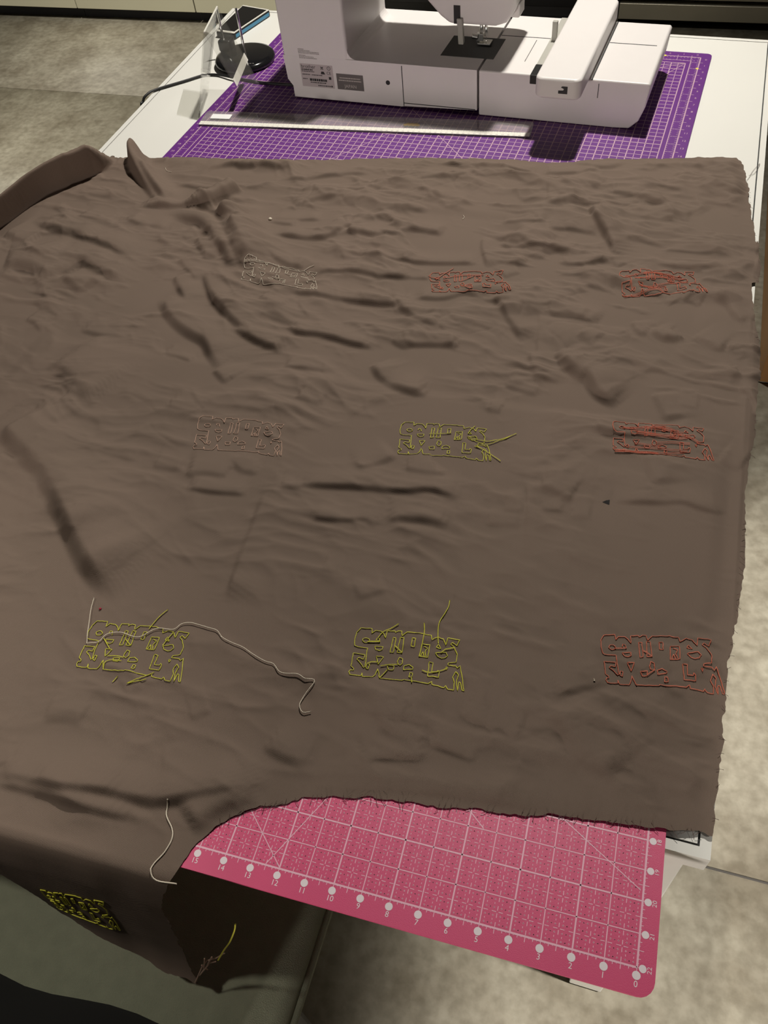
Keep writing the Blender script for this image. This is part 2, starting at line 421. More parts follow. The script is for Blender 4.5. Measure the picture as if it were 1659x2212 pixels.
# pink mat: local origin at grid corner "0 / 22", x runs to the left (negative), y away from the near edge
KA = math.radians(-21.626 + 22.9)
pk = empty('pink_cutting_mat', (9.19, 16.86, ZT + 0.02), KA)
W_, H_ = 34 * IN, 22 * IN
sh = [(x - W_ - 1.45, y - 2.05) for x, y in rounded(W_ + 2.9, H_ + 4.1, 1.3)]
MB().slab(sh, 0, 0.28).build('mat_sheet', M['pink'], pk)
g = MB()
for i in range(35):
    g.strip((-i * IN, 0), (-i * IN, H_), 0.13 if i % 2 == 0 else 0.085, zt_)
for j in range(23):
    g.strip((0, j * IN), (-W_, j * IN), 0.13 if j % 2 == 0 else 0.085, zt_)
g.strip((0, 0), (-W_, 0), 0.16, zt_ + .001).strip((0, 0), (0, H_), 0.16, zt_ + .001)
for k in range(34 * 8):
    x = -k * IN / 8; l = 0.55 if k % 4 == 0 else (0.3 if k % 2 == 0 else 0.16)
    g.strip((x, 0), (x, -l * .8), 0.06, zt_)
for k in range(22 * 8):
    y = k * IN / 8; l = 0.55 if k % 4 == 0 else (0.3 if k % 2 == 0 else 0.16)
    g.strip((0, y), (l * .8, y), 0.06, zt_)
g.build('grid_lines', M['pink_print'], pk)
g = MB()
hc = IN / 2; e8 = IN / 8
for i in range(60):
    for j in range(16):
        x0, y0 = -i * hc, j * hc
        # half-inch rules as dashes
        if i % 2 == 1:
            g.strip((x0, y0 + 0.10), (x0, y0 + 0.46), 0.06, zt_).strip((x0, y0 + 0.80), (x0, y0 + 1.16), 0.06, zt_)
        if j % 2 == 1:
            g.strip((x0 - 0.10, y0), (x0 - 0.46, y0), 0.06, zt_).strip((x0 - 0.80, y0), (x0 - 1.16, y0), 0.06, zt_)
        # eighth-inch dotted squares
        for a in (1, 2, 3):
            for b in (1, 2, 3):
                if a == 2 and b == 2: continue
                px_, py_ = x0 - a * e8, y0 + b * e8
                if a != 2: g.strip((px_, py_ - 0.075), (px_, py_ + 0.075), 0.05, zt_)
                if b != 2: g.strip((px_ - 0.075, py_), (px_ + 0.075, py_), 0.05, zt_)
                if a == 2: g.strip((px_ - 0.05, py_), (px_ + 0.05, py_), 0.05, zt_)
dp = g.build('dotted_pattern', M['pink_print'], pk); dp['kind'] = 'stuff'
for n in range(0, 18):
    x = -n * IN; g = MB().disc((x, -0.58), 0.33, zt_ + .002, 16)
    put_text(g, str(n), 0.66, lambda u, v, x=x: (x + u, -1.22 + v, zt_)); g.build('printed_number', M['white_print'], pk)
for n in range(16, 23):
    y = H_ - n * IN; g = MB().disc((0.44, y), 0.30, zt_ + .002, 16)
    put_text(g, str(n), 0.56, lambda u, v, y=y: (0.98 - v * 0.9, y + u, zt_)); g.build('printed_number', M['white_print'], pk)
ck, sk = math.cos(KA), math.sin(KA)
def pkl(px, py):
    q = np.array(at2(px, py, 0.3)) - np.array([9.19, 16.86])
    return (q[0] * ck + q[1] * sk, -q[0] * sk + q[1] * ck)
for a, b in (((535, 1735), (606, 1878)), ((712, 1718), (574, 1866)), ((1180, 1735), (1384, 1923)), ((1010, 1745), (1045, 1790))):
    MB().strip(pkl(*a), pkl(*b), 0.08, zt_ + .004).build('angle_line', M['pink_print'], pk)
tag(pk, 'bright pink inch cutting mat jutting over the front table edge', 'cutting mat')

# ================================================================== the brown fabric
def Rg(x0, y0, k): return lambda *pts: [at2(x0 + x / k, y0 + y / k, 0.4) for x, y in pts]
r1, r2, r3, r4 = Rg(300, 330, 2.765), Rg(850, 330, 2.765), Rg(0, 430, 3.318), Rg(1050, 600, 2.724)
r5, r6, r7, r8 = Rg(400, 780, 2.37), Rg(0, 1400, 2.183), Rg(650, 1450, 1.644), Rg(0, 820, 3.95)
px = Rg(0, 0, 1.0)
STK = []       # (points, width, height, back length)
def st(pts, w=1.1, a=0.42, d=None): STK.append((np.array(pts), w, a, d or (1.2 + 2.0 * w)))
# upper left and middle
st(r1((370,140),(440,100),(560,85),(620,100),(720,95),(860,105),(930,90)), 1.3, .55)
st(r1((900,180),(1000,165),(1200,140),(1400,130)), 1.2, .4)
st(r1((920,320),(1050,290),(1200,270)), 1.3, .45)
st(r1((540,360),(640,360),(730,345)), 1.2, .45)
st(r1((790,400),(900,400),(1100,395)), 1.0, .3)
st(r1((650,440),(800,420),(950,440)), 1.2, .4)
st(r1((700,490),(900,500),(1100,510),(1250,440),(1270,480),(1480,490),(1659,480)), 1.2, .55)
st(r1((1300,625),(1450,640),(1659,650)), 1.0, .4)
st(r1((1050,740),(1110,710),(1300,720),(1450,745),(1659,745)), 1.1, .55)
st(r1((740,580),(860,660),(1000,690)), 1.4, .5)
st(r1((840,825),(1050,850),(1280,890),(1500,915),(1550,905),(1600,965)), 1.2, .6)
st(r1((860,1040),(950,1080),(1050,1085),(1150,1110),(1290,1150),(1420,1165)), 1.2, .6)
st(r1((1500,1120),(1580,1160),(1659,1140)), 1.2, .5)
st(r1((860,1285),(1000,1290),(1110,1310)), 1.1, .35)
st(r1((1380,1260),(1430,1340),(1490,1370)), 1.4, .6)
st(r1((700,880),(780,910),(860,940)), 1.5, .5)
st(r1((540,1060),(640,1110),(740,1150),(860,1190)), 1.5, .7)
st(r1((330,510),(370,580),(405,640)), 1.6, .7)
st(r1((370,700),(420,850),(500,960),(600,1050),(720,1085)), 2.0, 1.0)
st(r1((200,740),(250,850),(280,910)), 1.6, .55)
st(r1((110,860),(180,990),(280,1080),(380,1140),(430,1230),(490,1310)), 2.2, 1.05)
st(r1((450,1310),(480,1350),(520,1382)), 1.4, .5)
st(r1((460,330),(500,420),(560,520),(600,600),(660,690)), 3.4, 2.2, 6)
st(r1((0,315),(200,325),(380,335),(430,345)), 1.3, .75, 3)
st(r1((20,100),(80,200),(170,310)), 1.7, .9, 3.5)
# left
st(r3((200,150),(350,220),(500,250),(620,300),(750,350),(880,410),(960,470)), 2.3, .95)
st(r3((160,370),(280,430),(440,450),(560,450),(650,500),(760,550),(900,620)), 2.6, 1.0)
st(r3((0,240),(120,290),(220,330)), 2.2, .7)
st(r3((0,500),(120,490),(260,520),(340,600)), 3.4, 1.0)
st(r3((430,560),(520,630),(580,680)), 2.2, .7)
st(r3((540,130),(680,170),(820,190)), 1.8, .5)
st(r3((870,140),(1000,180),(1200,200)), 1.4, .4)
st(r3((1270,440),(1350,520),(1400,590)), 1.4, .55)
st(r3((1240,550),(1290,660),(1330,740)), 1.5, .5)
st(r3((1520,1240),(1560,1270),(1600,1300)), 1.3, .4)
st(r3((170,860),(240,890),(290,950)), 1.0, .4)
st(r3((560,930),(700,970),(900,985)), 1.4, .3)
st(r3((1160,1100),(1260,1130),(1380,1170)), 1.0, .3)
st(r3((350,1180),(480,1280),(560,1400),(700,1480)), 4.0, .8)
st(r3((420,1480),(560,1500),(710,1490)), 2.4, .45)
st(r3((250,1490),(330,1590),(420,1670)), 2.6, .6)
st(r3((1180,1490),(1300,1530),(1420,1560)), 1.4, .4)
st(r8((-120,380),(0,470),(150,620),(350,820),(440,1000),(560,1250),(700,1550),(850,1750),(1050,1900)), 3.6, 1.7, 9)
st(r8((200,600),(300,625),(390,660)), 1.0, .4)
st(r8((500,600),(700,630),(900,660),(1200,720)), 1.1, .25)
st(r8((1280,750),(1400,770),(1550,790)), 1.3, .3)
# upper middle and right
for p_, w_s, a_s in ((((0,180),(300,160),(500,150)),1.1,.35), (((100,220),(300,280),(450,300)),1.2,.4), (((880,130),(1050,135),(1250,110)),1.1,.4),
    (((960,200),(1150,200),(1220,220)),1.3,.45), (((1250,240),(1450,280),(1560,320),(1659,310)),1.4,.55), (((910,330),(1000,325),(1110,320)),1.0,.45),
    (((0,480),(150,465),(300,490)),1.2,.55), (((640,420),(800,430),(910,440)),.9,.35), (((920,470),(1050,460),(1220,485)),1.0,.4),
    (((1165,320),(1200,420),(1250,480),(1300,560),(1290,590)),1.2,.95), (((1290,620),(1310,650),(1340,680)),1.2,.5),
    (((620,540),(720,570),(850,570),(920,590)),1.1,.45), (((920,560),(980,580),(1050,600)),1.1,.4), (((0,640),(200,660),(520,660)),1.0,.42),
    (((980,650),(1100,665),(1300,645)),1.1,.5), (((600,650),(700,650),(800,655)),1.0,.4), (((670,740),(710,722),(760,710)),1.2,.4),
    (((0,740),(110,745),(220,750)),1.0,.4), (((110,870),(300,870),(420,840),(540,860)),1.2,.45), (((590,850),(650,950),(710,1040),(770,1120)),1.4,.75),
    (((800,1180),(830,1300),(850,1382)),1.2,.35), (((20,900),(60,950),(150,1000),(250,1045)),1.3,.55), (((880,960),(1000,980),(1100,990),(1210,1030)),1.4,.55),
    (((1100,1080),(1140,1110),(1180,1140)),1.4,.45), (((0,1130),(100,1150),(250,1150),(400,1160)),1.3,.55), (((950,1190),(1010,1260),(1080,1330),(1160,1370)),1.8,.75),
    (((1530,1050),(1600,1110),(1659,1120)),1.3,.5), (((1420,1000),(1450,1060),(1500,1090)),1.2,.4), (((1150,1190),(1250,1220),(1320,1200)),1.3,.4),
    (((920,40),(922,180),(918,330)),.6,.16), (((530,490),(525,570),(560,680)),1.0,.4), (((1050,60),(1250,100),(1400,60)),1.3,.4), (((500,90),(650,110),(860,130)),1.2,.4)):
    st(r2(*p_), w_s, a_s)
for p_, w_s, a_s in ((((530,340),(590,390),(640,410)),1.7,.55), (((580,450),(680,460),(750,440)),1.4,.4), (((420,460),(480,540),(580,590),(650,690),(770,760)),2.2,1.0),
    (((960,310),(1020,350),(1110,370),(1180,350)),1.4,.6), (((1030,110),(1055,140),(1080,160)),1.2,.5), (((1330,120),(1400,150),(1450,210),(1510,270)),1.4,.6),
    (((1150,120),(1200,140),(1260,160)),1.2,.45), (((1210,340),(1300,390),(1400,430)),1.7,.55), (((1430,420),(1530,410),(1620,430)),.8,.4),
    (((1400,550),(1450,580),(1500,580)),1.2,.4), (((1480,660),(1540,680),(1580,730),(1590,800)),.9,.5), (((980,670),(1010,740),(1060,840)),1.7,.5),
    (((1130,750),(1190,760),(1250,770)),1.2,.35), (((630,910),(690,925),(750,940)),1.0,.4), (((1360,1070),(1430,1100),(1500,1130)),1.8,.6),
    (((930,1050),(960,1150),(990,1230)),1.6,.5), (((300,1260),(420,1290),(500,1320)),1.6,.45), (((740,1325),(1000,1335),(1150,1330),(1250,1365),(1350,1385),(1440,1375)),.9,.35),
    (((320,1375),(390,1375),(460,1375)),1.0,.3), (((500,1410),(560,1415),(620,1420)),1.2,.3), (((0,1455),(100,1462),(200,1470)),1.0,.3), (((100,1370),(160,1378),(220,1385)),1.0,.35),
    (((100,630),(200,660),(310,690)),1.1,.35), (((0,780),(40,790),(80,800)),1.4,.4), (((312,140),(300,400),(290,690)),.6,.16), (((240,1180),(236,1400),(228,1634)),.8,.2)):
    st(r4(*p_), w_s, a_s)
for p_, w_s, a_s in ((((520,640),(700,650),(900,660),(1100,680),(1250,680),(1350,700),(1480,720)),1.2,.5), (((1020,820),(1150,825),(1350,860)),1.4,.5),
    (((630,820),(800,830),(920,820),(970,860)),1.0,.32), (((1100,560),(1220,590),(1300,600),(1350,560)),1.7,.5), (((870,570),(1000,530),(1090,490)),1.4,.4),
    (((950,20),(1000,90),(1120,160),(1250,180)),1.7,.65), (((560,190),(630,210),(700,230)),1.4,.4), (((500,30),(600,40),(700,50)),1.1,.35), (((0,590),(130,590),(210,610)),1.7,.4),
    (((0,660),(150,680),(320,690)),1.0,.38), (((490,660),(545,660),(600,660)),1.0,.3), (((220,500),(290,570),(380,580)),1.4,.4), (((410,650),(340,850),(280,1000),(200,1250)),1.3,.32),
    (((700,1080),(750,1085),(800,1090)),1.1,.22), (((880,1230),(960,1205),(1040,1180)),1.1,.25)):
    st(r5(*p_), w_s, a_s)
for p_, w_s, a_s in ((((-60,600),(50,620),(200,660),(350,690),(500,700),(650,730),(780,740),(950,710),(1100,690),(1300,660)),1.7,.85), (((-40,640),(200,700),(400,765),(650,820)),1.1,.5),
    (((380,580),(450,605),(590,615)),.9,.35), (((660,720),(740,640),(770,560),(760,460)),.9,.3), (((820,590),(880,590),(950,590)),1.0,.3), (((-30,565),(0,560),(60,550)),1.0,.4),
    (((920,890),(1010,820),(1100,770),(1250,740)),2.2,.7), (((600,230),(640,205),(680,180)),1.4,.3), (((900,340),(950,320),(1000,300)),1.3,.3), (((1230,470),(1350,530),(1480,560)),1.5,.35),
    (((200,340),(330,350),(400,360)),1.5,.3), (((20,620),(40,590),(20,570)),.9,.4)):
    st(r6(*p_), w_s, a_s)
for p_, w_s, a_s in ((((640,200),(720,220),(780,240)),1.2,.35), (((450,260),(550,300),(620,330)),1.1,.35), (((870,140),(920,210),(980,290),(1050,340),(1100,390)),2.4,.6),
    (((200,330),(330,320),(450,320)),1.2,.35), (((0,428),(400,436),(850,500),(1250,540)),1.2,.35), (((900,90),(1000,70),(1100,50)),1.4,.3), (((980,190),(1030,195),(1080,200)),1.2,.3),
    (((560,150),(620,190),(680,190)),1.3,.35), (((240,140),(300,170),(380,180)),1.3,.3)):
    st(r7(*p_), w_s, a_s)

# standing folds: (points, camera-side width, far-side width, height, taper start, taper end)
RDG = [
    (np.array([(-124, 84), (-115, 96), (-109.6, 105.6), (-105.6, 112.6), (-101.6, 117.2), (-97.6, 122.0), (-96.2, 124.3)]), 1.2, 2.2, 6.0, 0, 1),
    (np.array([(-92.7, 126.6), (-91.0, 123.2), (-87.0, 119.0), (-82.5, 114.8), (-78.5, 111.0)]), 1.15, 1.4, 3.6, 0, 2),
    (np.array([(-75.5, 111.5), (-72.6, 114.6), (-70.8, 117.2), (-69.5, 119.5)]), 1.5, 2.0, 2.2, 1, 1),
    (np.array([(-79, 112), (-74, 110), (-70, 108.5), (-64, 103), (-60, 98.5)]), 1.6, 1.2, 1.6, 1, 1),
]

def lattice(seed): return np.random.default_rng(seed).random((256, 256))
LAT = [lattice(i) for i in range(8)]
def vn(x, y, k):
    xi = np.floor(x).astype(int); yi = np.floor(y).astype(int); fx, fy = x - xi, y - yi
    fx = fx * fx * fx * (fx * (fx * 6 - 15) + 10); fy = fy * fy * fy * (fy * (fy * 6 - 15) + 10)
    Lk = LAT[k]; a = Lk[xi & 255, yi & 255]; b = Lk[(xi + 1) & 255, yi & 255]; c = Lk[xi & 255, (yi + 1) & 255]; d = Lk[(xi + 1) & 255, (yi + 1) & 255]
    return (a * (1 - fx) + b * fx) * (1 - fy) + (c * (1 - fx) + d * fx) * fy
def worley(x, y, k):
    xi = np.floor(x).astype(int); yi = np.floor(y).astype(int); best = np.full(x.shape, 9.0)
    for dx in (-1, 0, 1):
        for dy in (-1, 0, 1):
            a, b = (xi + dx) & 255, (yi + dy) & 255
            d = (xi + dx + LAT[k][a, b] - x) ** 2 + (yi + dy + LAT[(k + 3) % 8][b, a] - y) ** 2
            best = np.minimum(best, d)
    return np.sqrt(best)
def sstep(t): t = np.clip(t, 0, 1); return t * t * (3 - 2 * t)

def front(X): return 13.30 + 0.032 * (X + 30.2)            # where the cloth turns down over the pink mat
HP = spline([(0.6, 0.36), (0, 0.36), (-0.75, 0.12), (-1.25, -0.8), (-1.6, -3), (-2.2, -10), (-2.7, -16), (-3.4, -21), (-4.9, -24.6), (-7.6, -26.4), (-12, -27.0), (-20, -27.2), (-40, -27.3)], 0.25)
HP = HP[3:]
HS = np.concatenate([[0], np.cumsum(np.linalg.norm(np.diff(HP, axis=0), axis=1))])

SHEAR = {}
def zfield(X, Y):
    """height of the lying cloth above the table top"""
    z = np.zeros_like(X)
    yp = pfl[1] + (X - pfl[0]) * math.tan(PA)
    onp = sstep((Y - yp + 3.0) / 2.4); onk = sstep((78.0 - Y) / 2.4) * sstep((X + 84) / 2.4) * sstep((14.0 - X) / 2.4)
    z += 0.10 + 0.33 * np.maximum(onp, onk); z_low = z.copy()
    zs = np.zeros_like(X)
    for pts, wd, A, D in STK:
        wd = 0.72 * wd; A = A * min(1.0, 0.35 + np.linalg.norm(np.diff(pts, axis=0), axis=1).sum() / 14)
        sp = spline(pts, 0.28); n = len(sp); D = 0.62 * D
        if n < 3: continue
        mg = wd + 2.2 * D
        idx = np.nonzero((X > sp[:, 0].min() - mg) & (X < sp[:, 0].max() + mg) & (Y > sp[:, 1].min() - mg) & (Y < sp[:, 1].max() + mg))[0]
        if len(idx) == 0: continue
        x, y = X[idx], Y[idx]
        best = np.full(len(idx), 1e9); bi = np.zeros(len(idx), int)
        for k in range(n):
            q = (x - sp[k, 0]) ** 2 + (y - sp[k, 1]) ** 2
            u = q < best; best[u] = q[u]; bi[u] = k
        tg = np.gradient(sp, axis=0); tg /= np.linalg.norm(tg, axis=1)[:, None] + 1e-9
        nr = np.c_[-tg[:, 1], tg[:, 0]]
        mid = sp.mean(0); fl_ = np.sign(((np.array(LAMP) - sp) * nr).sum(1).mean()) or 1.0
        nr = nr * fl_
        dd = (x - sp[bi, 0]) * nr[bi, 0] + (y - sp[bi, 1]) * nr[bi, 1]
        lat = np.sqrt(np.maximum(best - dd * dd, 0))
        fq = (bi + 0.5) / n; tp = sstep(np.minimum(fq, 1 - fq) / 0.20) * (0.65 + 0.6 * vn(sp[bi, 0] / 2.5, sp[bi, 1] / 2.5, 2)) * np.exp(-(lat / (0.6 * wd + .3)) ** 2)
        up = sstep(dd / wd + 0.5); dn = np.exp(-(np.maximum(dd - wd / 2, 0) / D) ** 2)
        zs[idx] += (1.3 * A * tp * up * dn) ** 2
    z += np.sqrt(zs)
    for pts, wf, wb_, H, t0, t1 in RDG:
        sp = spline(pts, 0.4); n = len(sp); mg = 3 * max(wf, wb_)
        idx = np.nonzero((X > sp[:, 0].min() - mg) & (X < sp[:, 0].max() + mg) & (Y > sp[:, 1].min() - mg) & (Y < sp[:, 1].max() + mg))[0]
        if len(idx) == 0: continue
        x, y = X[idx], Y[idx]
        best = np.full(len(idx), 1e9); bi = np.zeros(len(idx), int)
        for k in range(n):
            q = (x - sp[k, 0]) ** 2 + (y - sp[k, 1]) ** 2
            u = q < best; best[u] = q[u]; bi[u] = k
        tg = np.gradient(sp, axis=0); tg /= np.linalg.norm(tg, axis=1)[:, None] + 1e-9
        nr = np.c_[-tg[:, 1], tg[:, 0]]; nr = nr * (np.sign((-sp * nr).sum(1).mean()) or 1)     # towards the viewer's side
        dd = (x - sp[bi, 0]) * nr[bi, 0] + (y - sp[bi, 1]) * nr[bi, 1]
        fr_ = (bi + 0.5) / n; tp = np.ones(len(idx))
        if t0: tp *= sstep(fr_ / (0.35 * t0))
        if t1: tp *= sstep((1 - fr_) / (0.12 if t1 == 1 else 0.95))
        dist = np.sqrt(best)
        hh = H * tp * np.where(dd > 0, np.exp(-(dist / wf) ** 4), np.exp(-(dist / wb_) ** 2)); z[idx] += hh
        if H > 5: SHEAR['h'] = np.zeros_like(X); SHEAR['h'][idx] = hh
    z_big = z.copy()
    # small crumples: long in X, short in Y, strongest towards the machine
    wx = X + 3.0 * (vn(X / 9, Y / 7, 0) - .5); wy = Y + 4.0 * (vn(X / 11, Y / 8, 1) - .5) + 0.10 * X
    top = sstep((Y - 60) / 55); rt = sstep((X + 45) / 40)
    amp1 = 0.16 + 0.34 * top; amp2 = 0.07 + 0.14 * top + 0.06 * rt
    rg = lambda v: 1 - np.abs(2 * v - 1)
    z += amp1 * rg(vn(wx / 13, wy / 3.6, 2)) ** 2 * vn(X / 9, Y / 9, 6)
    z += amp2 * rg(vn(wx / 5.5, wy / 1.9, 3)) ** 1.5
    z += 0.16 * (0.6 + 0.7 * top) * rg(vn((wx + wy) / 4.2, (wy - wx * .6) / 4.2, 4)) ** 2
    z += 0.05 * vn(wx / 1.3, wy / 0.9, 5)
    z += (0.5 + 0.5 * top) * vn(X / 13 + .4 * vn(X / 6, Y / 6, 0), Y / 7.5, 0)
    # crumpled facets with sharp crests
    z += (0.66 + 0.66 * top + 0.18 * rt) * worley(wx / 12 + .3 * vn(wx / 4, wy / 3, 4), wy / 4.2 + .3 * vn(wx / 3, wy / 4, 6), 1) * (0.4 + 0.9 * vn(X / 14, Y / 11, 3))
    z += (0.34 + 0.28 * top + 0.12 * rt) * worley((wx + .4 * wy) / 5.2, (wy - .15 * wx) / 2.1, 2) * (0.3 + vn(X / 8, Y / 8, 5))
    # thin pressed-in creases in several directions
    for k, (ca_, cb_, sc_, am) in enumerate(((1.0, 0.12, 9.0, .10), (0.9, -0.35, 7.0, .08), (0.55, 0.8, 11.0, .08), (0.8, 0.5, 6.0, .06))):
        u = (X * ca_ + Y * cb_) / sc_; v = (-X * cb_ + Y * ca_) / (sc_ * 0.42)
        v = v + 0.8 * vn(u * 1.3, v * .9, (k + 3) % 8); u = u + 0.5 * vn(u, v, (k + 5) % 8)
        msk = sstep((vn(X / 16 + k * 7, Y / 13 + k * 3, k) - .35) / .3)
        z -= am * (0.6 + .6 * top) * msk * np.exp(-((vn(u + 3 * k, v, (k + 1) % 8) - .5) / .045) ** 2)
    z += (0.05 + 0.07 * top) * rg(vn(wx / 3.4, wy / 1.05, 7)) ** 1.5
    nz = z - z_big - (0.80 + 0.62 * top + 0.09 * rt); nz = 0.09 * np.logaddexp(0, nz / 0.09)
    z = np.maximum(z_big + nz, z_low + 0.02)
    # over the left and right table edges the cloth sinks
    e = np.maximum(-102.2 - X, 0); z -= 0.11 * e ** 1.55
    e = np.maximum(X - 15.2, 0); z -= 0.5 * e ** 1.4
    return z
def surf(X, Yp, lift=0.0):
    X = np.atleast_1d(np.asarray(X, float)); Yp = np.atleast_1d(np.asarray(Yp, float))
    F = front(X); s_h = np.maximum(F - Yp, 0)
    Y = Yp.copy(); SHEAR['h'] = np.zeros_like(X); Z = zfield(X, np.maximum(Yp, F)) + lift
    X0 = X; X = X + 0.34 * SHEAR['h']; Y = Y - 0.24 * SHEAR['h']
    h = s_h > 0
    if h.any():
        sh_ = s_h[h]; xx = X[h]
        py_ = np.interp(sh_, HS, HP[:, 0]); pz_ = np.interp(sh_, HS, HP[:, 1])
        f = sstep(sh_ / 6)
        fold = 1.0 * (vn(xx / 7.0, sh_ / 30, 1) - .5) * f + 0.5 * (vn(xx / 3.0, sh_ / 14, 2) - .5) * f
        Y[h] = F[h] + py_ - 0.3 * f + fold - lift * 0.9 * f
        keep = np.exp(-sh_ / 1.5)
        Z[h] = (Z[h] - 0.39) * keep + pz_ + 0.03 + lift * (1 - f)
    return np.c_[X, Y, Z + ZT]
def on_hang(px_, py_):
    d = np.array([(px_ - CX) / FPX, (py_ - CY) / FPX, 1.0]) @ MC
    best = None
    for s, (dy, zz) in zip(HS, HP):
        t = (zz - 76.48) / d[2]; x, y = d[0] * t, d[1] * t
        err = abs(y - (front(x) + dy - 0.3 * float(sstep(s / 6))))
        if best is None or err < best[0]: best = (err, x, front(x) - s)
    return best[1], best[2]

edge = [(-124, 84.5), (-118.5, 97), (-112.0, 106.5), (-108.2, 113.2), (-104.2, 118.4), (-100.2, 122.4), (-97.2, 125.2), (-95.4, 124.4), (-94.4, 125.0), (-92.6, 126.0), (-90.6, 125.6)]
edge += [at2(x, y, .4) for x, y in ((351,343),(420,343),(500,345),(600,346),(700,346),(800,343),(900,342),(1000,342),(1100,345),(1150,349),(1183,352),(1250,350),(1300,345),(1400,343),(1480,344),(1520,345),(1560,341),(1590,343),
    (1604,360),(1613,395),(1616,412),(1614,420),(1622,455),(1632,510),(1640,555),(1646,580),(1641,590),(1641,600),(1637,609),(1622,612),(1625,650),(1632,690),(1640,720),(1644,760),(1645,800),(1641,840),(1636,880),(1632,930),(1622,1000),
    (1612,1060),(1610,1110),(1612,1200),(1604,1260),(1592,1340),(1574,1420),(1565,1500),(1564,1560),(1560,1620),(1553,1690),(1546,1770),(1538,1804),
    (1500,1799),(1453,1794),(1410,1785),(1349,1781),(1258,1769),(1167,1761),(1076,1754),(1015,1748),(960,1744),(911,1736),(905,1731),(851,1728),(778,1721),(723,1719),(686,1724),(650,1728),(595,1737),(527,1753),(476,1776),(440,1808),(412,1835),(384,1876))]
edge += [on_hang(x, y) for x, y in ((366,1900),(356,1925),(357,1960),(372,2000),(395,2045),(412,2080),(426,2114),(405,2106),(370,2100),(340,2090),(300,2062),(250,2035),(195,2010),(165,2000),(130,1978),(100,1950),(60,1920),(25,1897),(-5,1880))]
xl, yl = edge[-1]
edge += [(xl - 14, yl + 6), (xl - 30, yl + 4), (-112, yl + 8), (-122, 14), (-124, 40)]
EP = densify(edge + [edge[0]], 0.12)[:-1]
tg = np.roll(EP, -1, 0) - np.roll(EP, 1, 0); tg /= np.linalg.norm(tg, axis=1)[:, None] + 1e-9
al = np.arange(len(EP)) * 0.12
EP = EP + np.c_[tg[:, 1], -tg[:, 0]] * (0.30 * (vn(al / 2.1, al * 0, 4) - .5) + 0.22 * (vn(al / 0.5, al * 0 + 3, 5) - .5))[:, None]

GS = 0.21
gx = np.arange(EP[:, 0].min() - 1, EP[:, 0].max() + 1, GS); gy = np.arange(EP[:, 1].min() - 1, EP[:, 1].max() + 1, GS)
nx, ny = len(gx), len(gy)
# scanline inside test on cell centres
cxs, cys = gx[:-1] + GS / 2, gy[:-1] + GS / 2
ins = np.zeros((nx - 1, ny - 1), bool)
A_, B_ = EP, np.roll(EP, -1, 0)
for j, y in enumerate(cys):
    c = ((A_[:, 1] <= y) != (B_[:, 1] <= y)); a, b = A_[c], B_[c]
    xs = np.sort(a[:, 0] + (y - a[:, 1]) / (b[:, 1] - a[:, 1]) * (b[:, 0] - a[:, 0]))
    ins[:, j] = np.searchsorted(xs, cxs) % 2 == 1
vid = np.full((nx, ny), -1, int)
used = np.zeros((nx, ny), bool)
for dx in (0, 1):
    for dy in (0, 1): used[dx:nx - 1 + dx, dy:ny - 1 + dy] |= ins
allin = np.ones((nx, ny), bool)
for dx in (0, 1):
    for dy in (0, 1):
        pad = np.zeros((nx, ny), bool); pad[dx:nx - 1 + dx, dy:ny - 1 + dy] = ins; allin &= pad
vid[used] = np.arange(used.sum())
ii, jj = np.nonzero(used)
VX, VY = gx[ii].copy(), gy[jj].copy()
bd = np.nonzero(~allin[ii, jj])[0]
for k in range(0, len(bd), 400):
    q = bd[k:k + 400]
    d2 = (VX[q, None] - EP[None, :, 0]) ** 2 + (VY[q, None] - EP[None, :, 1]) ** 2
    m_ = d2.argmin(1); VX[q] = EP[m_, 0]; VY[q] = EP[m_, 1]
V3 = surf(VX, VY)
lay = np.zeros((nx, ny)); cur = allin.copy()
for k in range(12):
    lay += cur; e_ = cur.copy(); e_[1:] &= cur[:-1]; e_[:-1] &= cur[1:]; e_[:, 1:] &= cur[:, :-1]; e_[:, :-1] &= cur[:, 1:]; cur = e_
kf = sstep(lay[ii, jj] / 12.0); kf = np.where((VX < -86) | (VY < front(VX) + 1.5) | (VX > 15), 1.0, kf)
V3[:, 2] = (ZT + 0.44) + (V3[:, 2] - ZT - 0.44) * (0.35 + 0.65 * kf)
ci, cj = np.nonzero(ins)
FQ = np.c_[vid[ci, cj], vid[ci + 1, cj], vid[ci + 1, cj + 1], vid[ci, cj + 1]].astype(np.int32)
me = bpy.data.meshes.new('fabric')
me.vertices.add(len(V3)); me.vertices.foreach_set('co', (V3 * S).ravel().astype(np.float32))
me.loops.add(FQ.size); me.loops.foreach_set('vertex_index', FQ.ravel())
me.polygons.add(len(FQ)); me.polygons.foreach_set('loop_start', (np.arange(len(FQ)) * 4).astype(np.int32))
me.polygons.foreach_set('use_smooth', np.ones(len(FQ), bool))
me.update(); me.validate(); me.materials.append(M['cloth'])
fab = bpy.data.objects.new('fabric', me); COL.objects.link(fab)
tag(fab, 'large wrinkled brown cotton fabric with outline embroideries spread over the table', 'fabric')

